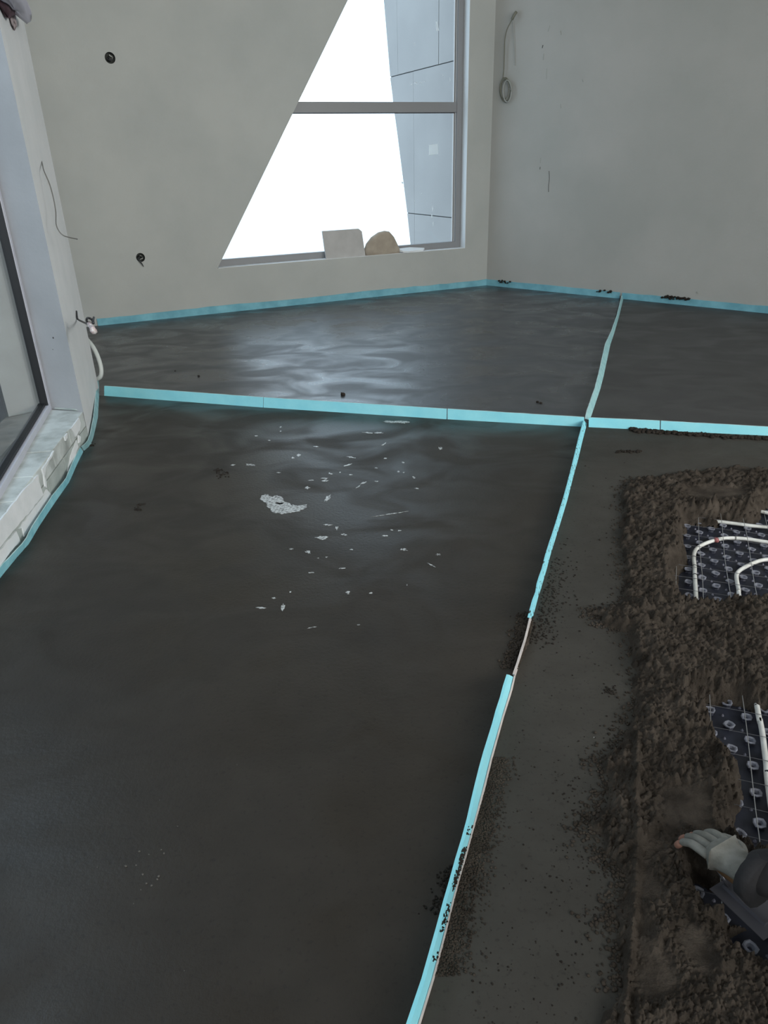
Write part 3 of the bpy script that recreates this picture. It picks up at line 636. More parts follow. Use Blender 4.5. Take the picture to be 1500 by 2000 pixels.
def nub_mesh():
    V = []; F = []; n = 8; prof = [(.013, .0), (.011, .006), (.012, .011), (.0165, .013), (.0165, .0155), (.0135, .017), (.009, .0155), (.006, .006), (.001, .005)]
    for r, z in prof:
        for k in range(n):
            q = 2*math.pi*(k+.5)/n; rr_ = r*(1+.12*(k % 2)); V.append((rr_*math.cos(q), rr_*math.sin(q), z))
    for i in range(len(prof)-1):
        for k in range(n): F.append((i*n+k, i*n+(k+1) % n, (i+1)*n+(k+1) % n, (i+1)*n+k))
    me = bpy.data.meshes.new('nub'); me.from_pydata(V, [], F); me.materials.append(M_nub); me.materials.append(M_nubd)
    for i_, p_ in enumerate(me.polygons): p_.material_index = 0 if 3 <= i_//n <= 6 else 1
    return me
nubme = nub_mesh(); PX = []
for dd, p in cand:
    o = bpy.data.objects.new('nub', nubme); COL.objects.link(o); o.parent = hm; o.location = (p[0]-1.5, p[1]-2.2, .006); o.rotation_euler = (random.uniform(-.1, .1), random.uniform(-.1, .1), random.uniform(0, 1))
    q = np.array(p)+(b1+b2)*.36; PX.append(q)
V, F = [], []
for q in PX:
    for k in range(6): V.append((q[0]+.006*math.cos(k*1.047), q[1]+.006*math.sin(k*1.047), -.065))
    V.append((q[0], q[1], -.056)); b = len(V)-7; F += [(b+k, b+(k+1) % 6, b+6) for k in range(6)]
pg = ob('peg', V, F, mat('peg_grey', (.14, .14, .18), .6), parent=hm); pg['kind'] = 'stuff'
# pipes
zp = -.042
def pp(l, z=zp): return [fl(x, y, z) for x, y in l]
hp_l = ['white heating pipe bending round the left end of the bare mat patch', 'white heating pipe forming the inner bend and running on to the near gap', 'upper straight white heating pipe along the far side of the bare mat patch', 'short end of white heating pipe at the right edge beyond the others']
p1_ = pp([(1360, 1179), (1358.7, 1153), (1357, 1124), (1356.7, 1106), (1355, 1089), (1357.5, 1076), (1366, 1067.5), (1380, 1060.5), (1398.7, 1054.5), (1415, 1051.5), (1435, 1051), (1460, 1053), (1500, 1059), (1560, 1067)])
p2_ = pp([(1445, 1174), (1442.7, 1153), (1439, 1133), (1439, 1122), (1445, 1114), (1460, 1105), (1480, 1096.5), (1500, 1093), (1560, 1092)])
ext = lambda p, L_: [p[0]+np.array([axm[0], axm[1], 0])*L_*k for k in (1, .66, .33)]
p1_ = ext(p1_[0:1], .25)+p1_
q2 = pp([(1500, 1532), (1497, 1495), (1493, 1463), (1489, 1432), (1484, 1405), (1480, 1388)])
q2 = [q2[0]+np.array([axm[0], axm[1], 0])*.3]+q2
p2_ = q2+p2_
p3_ = pp([(1408, 1019), (1418, 1020.5), (1446, 1024), (1467, 1027), (1500, 1029.5), (1560, 1034)]); p3_ = [p3_[0]+np.array([-.06, .03, -.012])]+p3_
p4_ = pp([(1486, 999), (1495, 1001), (1510, 1004), (1560, 1010)])
for P, lab in zip((p1_, p2_, p3_, p4_), hp_l):
    e = ob('heating_pipe', *tube(P, .0085, 10, 4), M_pipe, smooth=True); tag(e, lab, 'pipe', 'white underfloor heating pipes')
    if P is p1_: pipe1 = e
    if P is p2_: pipe2 = e
def band(px, m_, nm, parent, r=.0098, ln=.006):
    c = fl(*px[0], zp); d = nrm(fl(*px[1], zp)-c); ob(nm, *tube([c-d*ln/2, c+d*ln/2], r, 10, 1), m_, parent=parent)
rc = fl(1398.7, 1056, zp); 
ob('clip', *blob(rc+np.array([0, 0, .003]), [np.array([1., 0, 0]), np.array([0, 1., 0]), np.array([0, 0, 1.])], (.012, .014, .012), .08, 4, 10, 8), M_red, parent=pipe1, smooth=True)['label'] = 'faded red clip'
band([(1356.8, 1106.5), (1356.6, 1100)], M_cable, 'tie', pipe1, ln=.003); band([(1357.3, 1124), (1357, 1118)], M_cable, 'tie', pipe1, ln=.005); band([(1355.3, 1089), (1355.6, 1084)], M_wireg, 'tie', pipe1, ln=.003)
band([(1436, 1051), (1442, 1051.4)], M_wireg, 'tie', pipe1, ln=.006); band([(1499, 1510), (1498, 1500)], M_cable, 'tie', pipe2, ln=.006)
# wire mesh
wm = empty('wire_mesh', (1.5, 2.2, -.03), 'thin steel wire mesh lying over the heating pipes', 'wire mesh')
w0 = np.array([1.223, 2.352])
for k in range(-3, 8):
    c = w0+axn*.1*k*(1 if axn[0] > 0 else -1)
    a_, b_ = (-1.75, 1.05)
    pts = []
    for t in np.arange(a_, b_, .1):
        q = c-axm*t; pts.append((q[0]+.002*math.sin(9*t+k), q[1], -.026+.003*math.sin(7*t+2*k)))
    pts = [p for p in pts if p[0] > .7 and p[1] > .75]
    if len(pts) > 2: ob('wire', *tube(pts, .0013, 5, 2), M_steel, parent=wm, smooth=True)
for k in range(-16, 9):
    c = w0-axm*.1*k; s_ = 1 if axn[0] > 0 else -1; pts = []
    for t in np.arange(-.35, .8, .15):
        q = c+axn*s_*t; pts.append((q[0], q[1], -.029+.002*math.sin(5*t+k)))
    pts = [p for p in pts if p[0] > .7 and p[1] > .75]
    if len(pts) > 2: ob('wire', *tube(pts, .0011, 4, 1), M_wdull, parent=wm, smooth=True)

# ================================================================ LOOSE MORTAR (height field)
def hsh(ix, iy, k):
    v = np.sin(ix*127.1+iy*311.7+k*74.7)*43758.5453; return v-np.floor(v)
def vnoise(X, Y, s, k):
    x, y = X*s, Y*s; ix, iy = np.floor(x), np.floor(y); fx, fy = x-ix, y-iy; fx = fx*fx*(3-2*fx); fy = fy*fy*(3-2*fy)
    return (hsh(ix, iy, k)*(1-fx)+hsh(ix+1, iy, k)*fx)*(1-fy)+(hsh(ix, iy+1, k)*(1-fx)+hsh(ix+1, iy+1, k)*fx)*fy
def fbm(X, Y, s, k, o=4):
    r = 0; a = .5
    for i in range(o): r = r+a*vnoise(X, Y, s*2**i, k+i*7); a *= .5
    return r
def clods(X, Y, cell, k, rmin, rmax, prob=.9):
    x, y = X/cell, Y/cell; ix, iy = np.floor(x), np.floor(y); out = np.zeros_like(X)
    for dx in (-1, 0, 1):
        for dy in (-1, 0, 1):
            cx, cy = ix+dx, iy+dy; jx = cx+hsh(cx, cy, k); jy = cy+hsh(cx, cy, k+3); r = rmin+(rmax-rmin)*hsh(cx, cy, k+5)**2
            r = np.where(hsh(cx, cy, k+9) < prob, r, 0)
            e = .7+.6*hsh(cx, cy, k+11); d2 = ((x-jx)*e)**2+((y-jy)/e)**2
            out = np.maximum(out, np.sqrt(np.maximum((r/cell)**2-d2, 0))*cell)
    return out
outer_px = [(1700, 905), (1560, 912), (1500, 918), (1450, 909), (1405, 914), (1380, 918), (1330, 922), (1285, 929), (1240, 930), (1222, 944), (1212, 968), (1213, 1010), (1211, 1060), (1216, 1110), (1217, 1150), (1220, 1180), (1196, 1187), (1158, 1190), (1150, 1197), (1175, 1203), (1166, 1214), (1188, 1224), (1228, 1234), (1234, 1290), (1240, 1350), (1236, 1390),
            (1224, 1420), (1218, 1440), (1180, 1472), (1170, 1484), (1184, 1506), (1190, 1530), (1184, 1556), (1166, 1580), (1164, 1592), (1148, 1602), (1150, 1622), (1168, 1638), (1178, 1668), (1204, 1688), (1216, 1702), (1226, 1720), (1214, 1740), (1200, 1770), (1190, 1790), (1206, 1812), (1210, 1850), (1224, 1880), (1216, 1905), (1220, 1940), (1200, 1960), (1180, 1985), (1170, 2010), (1120, 2080), (1090, 2200), (1100, 2400), (2300, 2400)]
OUT = wpoly(outer_px, .005)
ST = .0021
ys = [.45]
while ys[-1] < 4.0: ys.append(ys[-1]*(1+ST))
ys = np.array(ys); ts = np.arange(.30, 1.12, ST)
TT, YY = np.meshgrid(ts, ys); XX = TT*YY
keep = XX < 3.3
dO = sdist(XX, YY, OUT)
warp = (fbm(XX, YY, 14, 3, 4)-.47)*.05+(fbm(XX, YY, 60, 30, 2)-.37)*.02
dOw = dO+warp
holes = np.minimum(np.minimum(sdist(XX, YY, W1), sdist(XX, YY, W2)), np.minimum(sdist(XX, YY, W3), sdist(XX, YY, W4)))
dHw = holes+(fbm(XX, YY, 18, 13, 3)-.45)*.035
smooth_px = [[(1250, 1655), (1282, 1640), (1292, 1650), (1272, 1700), (1276, 1722), (1294, 1745), (1262, 1770), (1270, 1850), (1300, 1880), (1330, 1915), (1290, 1945), (1250, 1950), (1238, 1900), (1240, 1760)],
             [(1335, 966), (1350, 958), (1400, 950), (1462, 958), (1464, 968), (1430, 976), (1390, 980), (1355, 975)],
             [(1290, 1552), (1350, 1530), (1410, 1560), (1430, 1610), (1400, 1640), (1330, 1600), (1310, 1640), (1290, 1600)],
             [(1298, 1090), (1330, 1070), (1350, 1072), (1347, 1106), (1328, 1128)],
             [(1318, 1836), (1345, 1800), (1372, 1830), (1400, 1900), (1380, 1905), (1350, 1880)],
             [(1430, 915), (1470, 905), (1490, 915), (1450, 925)], [(1360, 1730), (1385, 1745), (1410, 1775), (1390, 1790), (1360, 1770)]]
sm = np.full(XX.shape, 1e9)
for pxs in smooth_px: sm = np.minimum(sm, sdist(XX, YY, wpoly(pxs, .01)))
rough = np.clip((sm+(fbm(XX, YY, 30, 41, 3)-.45)*.04+.012)/.03, 0, 1)
inside = np.clip(-dOw/.07, 0, 1)
body = inside**.6*(.010+.034*fbm(XX, YY, 7, 50, 3))
# darker ridge of spoil across the middle and upper rim
mid = np.clip(1-np.abs(sdist(XX, YY, wpoly([(1225, 1190), (1500, 1190), (1600, 1200), (1600, 1340), (1500, 1350), (1400, 1340), (1300, 1290)], .02)))/.10, 0, 1)
body = body+.014*mid*inside
# thin straight ridge left by the screed board
rl = wpoly([(1243, 1440), (1238, 1560), (1243, 1700), (1236, 1800), (1222, 1920), (1218, 2000), (1216, 2010), (1224, 1920), (1238, 1800), (1245, 1700), (1240, 1560), (1245, 1440)], .01)
body = body+.016*np.clip(1-np.abs(sdist(XX, YY, rl))/.012, 0, 1)
cl = clods(XX, YY, .030, 1, .004, .017, .7)*.6+clods(XX+.3, YY, .014, 2, .003, .009, .9)*.9+clods(XX, YY+.2, .0075, 5, .002, .0045, .9)*.9
cl = cl+.006*(fbm(XX, YY, 90, 70, 3)-.4)
cl = cl*1.5+clods(XX+.7, YY+.1, .052, 21, .008, .026, .55)*.55
z = -.004+body+cl*(.12+.88*rough)*np.clip(inside*4+.0, 0, 1)*1.15
z = z*np.where(rough < .5, .85, 1)
z = np.where(dOw > 0, -.004-dOw*.6+cl*.35*np.exp(-np.maximum(dOw, 0)/.02), z)
fall = np.clip(dHw/.075, 0, 1)
z = z*fall**.5+(-.085)*(1-fall)**1.6+cl*.8*(fall < 1)*(dHw > -.01)
z = np.where(dHw < -.012, -.09, z)
z = z.astype(float)
ok = keep & (dOw < .02)
ok = ok & (z > -.0745)
R_, C_ = XX.shape; idx = np.arange(R_*C_).reshape(R_, C_)
okq = ok[:-1, :-1] & ok[1:, :-1] & ok[:-1, 1:] & ok[1:, 1:]
# not needed outside the mortar's reach: drop far right cells
q = np.stack([idx[:-1, :-1][okq], idx[:-1, 1:][okq], idx[1:, 1:][okq], idx[1:, :-1][okq]], 1)
used = np.unique(q); remap = -np.ones(R_*C_, int); remap[used] = np.arange(len(used))
Vv = np.stack([XX.ravel()[used], YY.ravel()[used], z.ravel()[used]], 1)
mo = ob('loose_mortar', Vv, remap[q], M_mortar, smooth=False, origin=(1.2, 1.8, 0))
tag(mo, 'heap of dark crumbly mortar spread over the near right part of the floor', 'mortar', kind='stuff')
print('mortar quads', len(q))

# ---- crumbs
ph = (1+5**.5)/2
ICO = nrm(np.array([-1, ph, 0]))[None]*0+np.array([(-1, ph, 0), (1, ph, 0), (-1, -ph, 0), (1, -ph, 0), (0, -1, ph), (0, 1, ph), (0, -1, -ph), (0, 1, -ph), (ph, 0, -1), (ph, 0, 1), (-ph, 0, -1), (-ph, 0, 1)])/1.9
IF = np.array([(0, 11, 5), (0, 5, 1), (0, 1, 7), (0, 7, 10), (0, 10, 11), (1, 5, 9), (5, 11, 4), (11, 10, 2), (10, 7, 6), (7, 1, 8), (3, 9, 4), (3, 4, 2), (3, 2, 6), (3, 6, 8), (3, 8, 9), (4, 9, 5), (2, 4, 11), (6, 2, 10), (8, 6, 7), (9, 8, 1)])
def crumbs(name, pts, rad, m_, label, zoff=.35):
    pts = np.array(pts, float); n = len(pts); rad = np.array(rad, float)
    J = ICO[None]*(1+rng.uniform(-.3, .3, (n, 12, 1)))*rad[:, None, None]*np.array([1, 1, .7])
    th = rng.uniform(0, 6.28, n); c_, s_ = np.cos(th)[:, None], np.sin(th)[:, None]
    J2 = J.copy(); J2[:, :, 0] = J[:, :, 0]*c_-J[:, :, 1]*s_; J2[:, :, 1] = J[:, :, 0]*s_+J[:, :, 1]*c_
    V = J2+pts[:, None, :]; V[:, :, 2] += rad[:, None]*zoff
    F = IF[None]+12*np.arange(n)[:, None, None]
    o = ob(name, V.reshape(-1, 3), F.reshape(-1, 3), m_, origin=(pts[:, 0].mean(), pts[:, 1].mean(), 0))
    return tag(o, label, 'crumbs', kind='stuff')
def along(px, n, spread, bias=0):
    P = [fl(x, y)[:2] for x, y in px]; out = []
    for _ in range(n):
        t = random.uniform(0, len(P)-1.001); i = int(t); f = t-i; p = P[i]*(1-f)+P[i+1]*f; d = nrm(P[i+1]-P[i]); nn = np.array([-d[1], d[0]])
        o_ = abs(random.gauss(0, spread))*(1 if bias > 0 else -1) if bias else random.gauss(0, spread)
        out.append((*(p+nn*o_), 0.0))
    return out
sideR = [(1079, 1100), (1064, 1150), (1048, 1200), (1040, 1240), (1030, 1270)]
pts = along(sideR, 420, .035, 1) if False else []
def rightof(px, n, spread, dx0=.006):
    out = []
    for p in along(px, n, .0001): out.append((p[0]+dx0+abs(random.gauss(0, spread)), p[1], 0))
    return out
def leftof(px, n, spread, dx0=.012):
    return [(p[0]-dx0-abs(random.gauss(0, spread)), p[1], 0) for p in along(px, n, .0001)]
pts = rightof([(1077, 1090), (1060, 1150), (1043, 1210), (1030, 1260)], 420, .05)
crumbs('mortar_crumbs', pts, rng.uniform(.0012, .0042, len(pts))**1.0, M_mortar_d, 'fine crumbs on the right of the long speckled foam strip')
pts = leftof([(1040, 1196), (1032, 1225), (1020, 1262), (1006, 1305)], 620, .022, .004)+[(p[0]+.01, p[1], .010) for p in leftof([(1038, 1210), (1024, 1262), (1004, 1312)], 260, .006, 0)]
crumbs('mortar_crumbs', pts, rng.uniform(.0018, .0065, len(pts)), M_mortar, 'dark crumbs heaped on the left of the buried foam strip')
pts = rightof([(962, 1480), (948, 1533), (926, 1613), (911, 1667), (890, 1740), (868, 1830), (846, 1907)], 2600, .028, .004)
crumbs('mortar_crumbs', pts, rng.uniform(.0012, .0038, len(pts)), M_mortar, 'sandy band of crumbs on the right of the nearest foam strip')
pts = leftof([(905, 1690), (893, 1720), (884, 1760), (876, 1785)], 260, .02, .006)+[(p[0], p[1], .03) for p in leftof([(902, 1695), (893, 1725), (884, 1757)], 150, .004, .0)]
crumbs('mortar_crumbs', pts, rng.uniform(.0015, .0042, len(pts)), M_mortar_d, 'small crumbs clinging to the left of the nearest foam strip')
pts = [(p[0]-.0, p[1]-.02-abs(random.gauss(0, .015)), 0) for p in along([(1228, 837), (1290, 842), (1380, 848), (1500, 855), (1590, 858)], 650, .0001)]
crumbs('mortar_crumbs', pts, rng.uniform(.006, .018, len(pts)), M_mortar_d, 'row of dark lumps at the foot of the foam strip on the right')
pts = []; 
for _ in range(2200):
    x = random.uniform(905, 1235); y = random.uniform(900, 2000)
    lo = np.interp(y, [850, 1330, 2000], [1145, 1010, 830]); 
    if x < lo+8: continue
    k = 1 if (1080 < x < 1230 and 1500 < y < 1700) else (.75 if x > 1130 and 1440 < y < 1820 else .22)
    if random.random() > k: continue
    p = fl(x, y); pts.append((p[0], p[1], 0))
crumbs('mortar_crumbs', pts, rng.uniform(.0008, .0032, len(pts))*np.array([1+.5*(p[1] > 2) for p in pts]), M_mortar_d, 'scattered crumbs over the pale near right floor', .2)
pts = []
for i in range(1400):
    j = random.randrange(8, len(OUT)-8); a_, b_ = OUT[j], OUT[j+1]; t = random.random(); p = a_+(b_-a_)*t; pts.append((p[0]-abs(random.gauss(0, .03))+.01, p[1]+random.gauss(0, .012), 0))
crumbs('mortar_crumbs', pts, rng.uniform(.0015, .006, len(pts)), M_mortar, 'loose crumbs fringing the heap of mortar')
pts = [(*fl(*p)[:2], 0) for p in [(1203+random.uniform(0, 50), 882+random.uniform(-2, 3)) for _ in range(60)]]
crumbs('mortar_crumbs', pts, rng.uniform(.004, .009, len(pts)), M_mortar_d, 'dark smear of crumbs on the bare floor above the heap')
pts = [(*fl(1190+random.gauss(0, 7), 1350+random.gauss(0, 5))[:2], 0) for _ in range(36)]
crumbs('mortar_crumbs', pts, rng.uniform(.002, .005, len(pts)), M_mortar_d, 'small clump of crumbs left of the heap at mid height')
# grit on the near left floor
gp = [(272, 1663, 3), (291, 1669, 2), (315, 1660, 2.4), (320, 1667, 2.6), (246, 1692, 3.8), (266, 1690, 2.4), (279, 1708, 3), (286, 1726, 3), (310, 1712, 4), (307, 1718, 3), (296, 1730, 2.6), (190, 1694, 1.6), (312, 1563, 1.6), (347, 1614, 1.6), (463, 1494, 1.6), (261, 1765, 1.8), (360, 1896, 1.4), (275, 1738, 1.6)]
crumbs('grit', [(*fl(x, y)[:2], 0) for x, y, r in gp], [r*.0010 for x, y, r in gp], M_pebble, 'cluster of pale grit on the near left floor', .3)
pts = []
for a_, b_, n_ in ((.46, .49, 10), (.52, .64, 110), (.68, .76, 36), (.80, .82, 6)):
    for _ in range(n_):
        t = random.uniform(a_, b_)*(len(w_t)-1); i = int(t); f = t-i; k = random.uniform(.05, .75)
        p = fl(w_t[i][0]*(1-f)+w_t[i+1][0]*f, w_t[i][1]*(1-f)+w_t[i+1][1]*f, .055); q = fl(w_b[i][0]*(1-f)+w_b[i+1][0]*f, w_b[i][1]*(1-f)+w_b[i+1][1]*f, 0)
        r_ = p*(1-k)+q*k; pts.append((r_[0]+.0005, r_[1], r_[2]))
crumbs('mortar_crumbs', pts, rng.uniform(.0015, .0038, len(pts)), M_mortar_d, 'specks of mortar stuck to the face of the nearest blue strip', 0)
# far small dark lumps
lp = [(670, 772, .022), (388, 735, .012), (1050, 786, .014), (1056, 788, .012), (342, 725, .008)]
crumbs('mortar_lump', [(*fl(x, y)[:2], 0) for x, y, r in lp], [r for x, y, r in lp], M_mortar_d, 'tiny lumps on the shiny far floor beyond the foam strip', .3)
# lumps on the perimeter foam
lp = []
for x0, x1, n_ in ((975, 1000, 12), (1165, 1195, 10), (1295, 1350, 40)):
    for _ in range(n_):
        x = random.uniform(x0, x1); s_ = (pl(x, 570, CORN, uR)[:2]-CORN)@uR; q = CORN+uR*s_-nR*.02; lp.append((q[0], q[1], random.uniform(.055, .085)))
crumbs('mortar_crumbs', lp, rng.uniform(.008, .02, len(lp)), M_mortar_d, 'mortar lumps on top of the right wall foam strip', 0)

# ---- wet film and flakes with painted shine on the near left bay
def irregular(cx, cy, a_, b_, ang, n=14, k=.35, z=.0012):
    r_ = []
    for i in range(n):
        q = 2*math.pi*i/n; r = 1+random.uniform(-k, k); X, Y = a_*r*math.cos(q), b_*r*math.sin(q); r_.append(fl(cx+X*math.cos(ang)-Y*math.sin(ang), cy+X*math.sin(ang)+Y*math.cos(ang), z))
    return prism([p-np.array([0, 0, .0015]) for p in r_], r_)
wet = empty('wet_shine_patch', tuple(fl(556, 992)), 'largest wet smear with pale painted shine on the near left floor', 'smear')
main = [(512, 968), (520, 964), (530, 970), (540, 966), (549, 972), (556, 980), (568, 986), (580, 987), (598, 986), (599, 992), (590, 997), (578, 1000), (560, 1003), (545, 1003), (532, 1000), (524, 992), (519, 982), (508, 976)]
r_ = []
for i, p in enumerate(main):
    nx = main[(i+1) % len(main)]
    for t in (0, .33, .66): r_.append(fl(p[0]+(nx[0]-p[0])*t+random.uniform(-2, 2), p[1]+(nx[1]-p[1])*t+random.uniform(-1.5, 1.5), .0012))
M_smear = mat('wet_painted_shine', (.06, .06, .06), .30, (.58, .60, .60), 75, .001, 90, contrast=(.35, .55), spec=.6)  # pale tone is the window's shine on wet screed, painted as colour
ob('smear', *prism([p-np.array([0, 0, .0015]) for p in r_], r_), M_smear, parent=wet)
sp = [(629, 1051, 11, 5, 0), (658, 1031, 2.5, 4, 0), (640, 1025, 8, 1.5, 0), (672, 1044, 5, 2, .2), (570, 1072, 5, 2, 0), (602, 1078, 5, 3, .3), (788, 1073, 8, 2.5, .1), (686, 1073, 3, 1.5, 0), (765, 1035, 4, 1.5, .2), (752, 1046, 5, 1.2, 0), (780, 1036, 3, 1.5, 0), (679, 1157, 4, 3, 0), (724, 1158, 3, 1.5, 0), (668, 1110, 6, 1.5, -.1), (608, 1118, 5, 1.2, 0),
      (535, 1168, 5, 2, 0), (610, 1225, 8, 1.2, -.2), (856, 1083, 6, 2.5, 0), (842, 1103, 8, 1.3, .5), (636, 939, 8, 3, 0), (634, 934, 6, 1.4, 0), (710, 943, 6, 2, -.3), (700, 950, 5, 1, -.6), (645, 925, 4, 2, .2), (664, 922, 2, 1.2, 0), (685, 927, 3, 1.2, 0), (600, 952, 6, 3, .1), (608, 938, 5, 1, 0), (488, 908, 8, 2, .1), (679, 908, 7, 1.6, -.3), (686, 893, 8, 1.6, .1),
      (583, 889, 4, 3, 0), (572, 894, 3, 2, 0), (735, 914, 3, 1.2, 0), (752, 895, 3, 1.5, 0), (778, 921, 2.5, 1.5, 0), (788, 923, 2.5, 1.5, 0), (788, 903, 2.5, 1.5, 0), (720, 845, 10, 1.6, .1), (740, 845, 8, 1.5, 0), (750, 867, 6, 1.2, -.6), (860, 875, 4, 2.6, 0), (548, 834, 2, 1.4, 0), (548, 842, 2, 1.4, 0), (500, 851, 3, 1.3, 0), (525, 860, 3, 1, 0), (814, 954, 4, 1.3, .1), (808, 932, 3, 2, .6),
      (640, 973, 9, 4, -.9), (775, 824, 26, 2.6, .05), (765, 1003, 30, .9, -.15), (700, 1220, 3, 1, 0), (795, 1142, 1.5, 1.8, 0), (567, 1156, 2, 1.6, 0), (553, 1185, 3, 8, .2), (510, 1187, 10, 2, .1), (1160, 1440, 1, 1, 0), (545, 983, 8, 2, 0), (617, 872, 5, 1, .1), (735, 940, 4, 1, 0), (621, 1090, 2, 1, 0), (638, 1088, 2, 1, 0), (545, 923, 4, 1.3, 0), (455, 908, 4, 1.4, 0)]
fl_l = [irregular(x, y, a_*.9, b_*.75, g, 13, .55) for x, y, a_, b_, g in sp]
fk = ob('shine_flakes', *join(*fl_l), M_smear, origin=tuple(fl(680, 980))); tag(fk, 'many pale flakes and wet flecks with painted shine, sprinkled over the near left floor', 'flecks', kind='stuff')
# dark scuffed spots
sd_ = [(432, 925, 14, 6, 0), (425, 918, 8, 3, 0), (275, 985, 8, 2.5, -.3), (270, 995, 6, 3, .2), (178, 870, 8, 3, .2)]
crs = []
for x, y, a_, b_, g in sd_:
    for _ in range(26): crs.append((*fl(x+random.gauss(0, a_*.5), y+random.gauss(0, b_*.5))[:2], 0))
crumbs('mortar_crumbs', crs, rng.uniform(.003, .006, len(crs)), M_mortar_d, 'tiny dark scuffs and crumbs on the left floor near the plinth', .1)

# ================================================================ WORKER AT THE RIGHT EDGE
def skin(name, joints, edges, m_, parent, sub=2, root=0):
    org = BASE[parent.name]; me = bpy.data.meshes.new(name); me.from_pydata([tuple(np.array(j[0])-org) for j in joints], edges, []); me.materials.append(m_)
    o = bpy.data.objects.new(name, me); link(o, parent); md = o.modifiers.new('skin', 'SKIN'); md.use_smooth_shade = True
    for i, j in enumerate(joints):
        r = j[1]; v = me.skin_vertices[0].data[i]; v.radius = (r, r) if not isinstance(r, tuple) else r; v.use_root = (i == root)
    s_ = o.modifiers.new('sub', 'SUBSURF'); s_.levels = sub; s_.render_levels = sub
    dg = bpy.context.evaluated_depsgraph_get(); me2 = bpy.data.meshes.new_from_object(o.evaluated_get(dg)); o.modifiers.clear(); o.data = me2
    if not me2.materials: me2.materials.append(m_)
    BASE[o.name] = org
    return o
pe = empty('person', (1.55, .72, 0), 'kneeling worker in dark clothes, one gloved hand in view at the lower right', 'person')
wrist = fl(1452, 1696, .115); mcp = fl(1392, 1650, .105); palm = fl(1418, 1668, .105)
elbow = np.array([1.06, .93, .25]); sh = np.array([1.36, .96, .66])
J = [((1.72, .70, .40), .155), ((1.66, .72, .56), .145), ((1.53, .74, .72), .165), ((1.44, .76, .82), .11),          # pelvis, waist, chest, upper chest
     (tuple(sh), .075), (tuple(elbow), .072), (tuple(wrist+np.array([.03, -.02, .01])), .056), (tuple(wrist), .040),   # near arm
     ((1.40, .54, .74), .075), ((1.15, .48, .55), .052), ((1.05, .58, .33), .038),                                     # far arm
     ((1.62, .85, .36), .105), ((1.34, .93, .10), .068), ((1.62, .98, .075), .055), ((1.86, 1.0, .07), .045), ((1.92, 1.0, .02), .04),
     ((1.62, .57, .36), .105), ((1.34, .47, .10), .068), ((1.62, .44, .075), .055), ((1.86, .44, .07), .045), ((1.92, .44, .02), .04),
     ((1.40, .77, .92), .06)]
Ed = [(0, 1), (1, 2), (2, 3), (3, 4), (4, 5), (5, 6), (6, 7), (3, 8), (8, 9), (9, 10), (0, 11), (11, 12), (12, 13), (13, 14), (14, 15), (0, 16), (16, 17), (17, 18), (18, 19), (19, 20), (3, 21)]
skin('body', J, Ed, M_cloth, pe)
# head
hc = np.array([1.32, .79, 1.03]); hx = nrm([-.80, .10, -.58]); hy = nrm(np.cross([0, 0, 1.], hx)); hz = np.cross(hx, hy)
def headmesh():
    V = []; F = []; nu, nv = 24, 18
    for i in range(nv+1):
        th = math.pi*i/nv
        for j in range(nu):
            p = 2*math.pi*j/nu; x, y, z_ = math.sin(th)*math.cos(p), math.sin(th)*math.sin(p), math.cos(th)
            k = 1.0
            if z_ < 0: x *= 1-.18*(-z_); y *= 1-.38*(-z_)
            fx = x*.098; fy = y*.076; fz = z_*.118
            if x > .5:
                d_ = math.exp(-((y/.16)**2+((z_+.15)/.18)**2)); fx += .024*d_                      # nose
                for sg in (-1, 1): fx -= .010*math.exp(-(((y-sg*.38)/.16)**2+((z_-.06)/.12)**2))   # eye sockets
                fx += .006*math.exp(-((y/.3)**2+((z_+.48)/.08)**2)); fx += .008*math.exp(-((y/.3)**2+((z_+.8)/.15)**2))
            V.append(hc+hx*fx+hy*fy+hz*fz)
    for i in range(nv):
        for j in range(nu): F.append((i*nu+j, i*nu+(j+1) % nu, (i+1)*nu+(j+1) % nu, (i+1)*nu+j))
    return V, F
ob('head', *headmesh(), M_skin, parent=pe, smooth=True)
ob('hair', *blob(hc-hx*.018+hz*.022, [hx, hy, hz], (.098, .083, .110), .02, 5, 20, 14), M_hair, parent=pe, smooth=True)
for sg in (-1, 1): ob('ear', *blob(hc+hy*.076*sg, [hx, hy, hz], (.018, .008, .03), .03, 5, 10, 8), M_skin, parent=pe, smooth=True)
for sg in (-1, 1): ob('eye', *blob(hc+hx*.083+hy*.03*sg+hz*.008, [hx, hy, hz], (.010, .012, .010), 0, 5, 10, 8), M_tile, parent=pe, smooth=True)
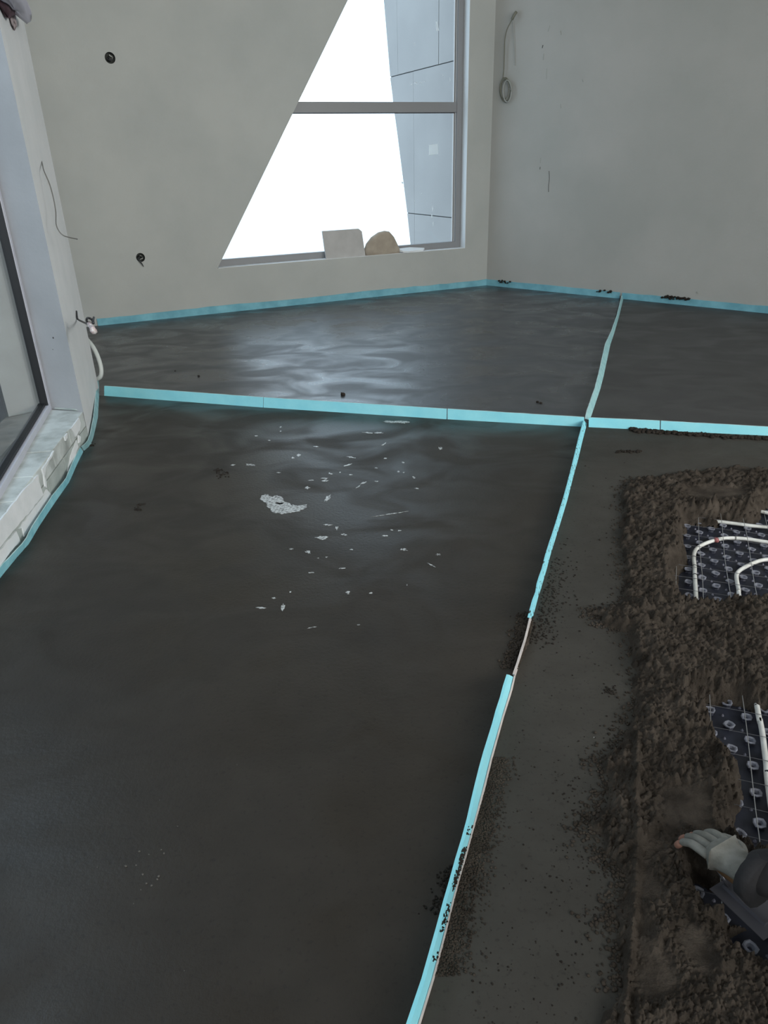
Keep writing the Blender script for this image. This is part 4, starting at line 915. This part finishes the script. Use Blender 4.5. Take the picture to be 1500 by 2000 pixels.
# gloved hand: palm plus five separate chains, fingers closed round the trowel handle
dh = nrm(mcp-wrist); side = nrm(np.cross(dh, [0, 0, 1.])); upv = np.cross(side, dh)
Jh = [(tuple(wrist-dh*.03), (.034, .040)), (tuple(wrist+dh*.02), (.040, .030)), (tuple(wrist+dh*.055), (.045, .026)), (tuple(wrist+dh*.085), (.043, .022))]
skin('glove', Jh, [(0, 1), (1, 2), (2, 3)], M_glove, pe, 2, 1)
ln = [.078, .086, .080, .064]
for f in range(4):
    o_ = (f-1.5)*.0225; b0 = wrist+dh*.082+side*o_; L_ = ln[f]
    c1 = b0+dh*L_*.42-upv*.004; c2 = c1+dh*L_*.34-upv*.020; c3 = c2+dh*L_*.16-upv*.022
    skin('finger', [(tuple(b0-dh*.02), .0115), (tuple(b0), .0115), (tuple(c1), .0105), (tuple(c2), .0095)], [(0, 1), (1, 2), (2, 3)], M_glove, pe, 2, 1)
    fo = skin('fingertip', [(tuple(c2-dh*.002), .0098), (tuple(c3), .0085)], [(0, 1)], M_gtip, pe, 2, 0); fo['label'] = 'reddish stained glove tip'
tb = wrist+dh*.03-side*.03*-1
t0 = wrist+dh*.025+side*.03; t1 = t0+side*.03+dh*.025-upv*.012; t2 = t1+dh*.035+side*.006-upv*.010; t3 = t2+dh*.022-side*.006-upv*.004
skin('thumb', [(tuple(t0), .014), (tuple(t1), .0125), (tuple(t2), .0110), (tuple(t3), .0095)], [(0, 1), (1, 2), (2, 3)], M_glove, pe, 2, 0)
ob('cuff', *tube([wrist-dh*.05, wrist-dh*.015], lambda t: .060-.006*t, 14, 1), M_cloth, parent=pe, smooth=True)
# trowel
tr = empty('trowel', tuple(fl(1410, 1745, .02)), 'steel plastering trowel held under the gloved hand', 'trowel')
ct = wrist+dh*.04; ct[2] = .030
dxy = nrm([dh[0], dh[1], 0]); sxy = np.array([-dxy[1], dxy[0], 0])
if sxy[1] > 0: sxy = -sxy
def tb_(a_, b_, z_): p = ct+dxy*a_+sxy*b_; return (p[0], p[1], z_)
ob('blade', *prism([tb_(-.14, .04, .026), tb_(.0, .04, .026), tb_(.0, -.05, .026), tb_(-.14, -.05, .026)], [tb_(-.14, .04, .0275), tb_(.0, .04, .0275), tb_(.0, -.05, .0275), tb_(-.14, -.05, .0275)]), M_trow, parent=tr)
ob('mount', *prism([tb_(-.12, .012, .0275), tb_(-.01, .012, .0275), tb_(-.01, -.004, .0275), tb_(-.12, -.004, .0275)], [tb_(-.12, .010, .036), tb_(-.01, .010, .036), tb_(-.01, -.002, .036), tb_(-.12, -.002, .036)]), M_trow, parent=tr)
hdl = [tuple(wrist+dh*(.0)-upv*.045), tuple(wrist+dh*.05-upv*.042), tuple(wrist+dh*.10-upv*.036)]
ob('handle', *tube(hdl, lambda t: .012+.003*math.sin(3.1*t), 10, 4), M_wood, parent=tr, smooth=True)
ob('shank', *tube([hdl[2], tuple(np.array(hdl[2])*.5+np.array(tb_(.02, .004, .04))*.5+np.array([0, 0, .01])), tb_(-.02, .004, .034)], .004, 6, 3), M_trow, parent=tr, smooth=True)
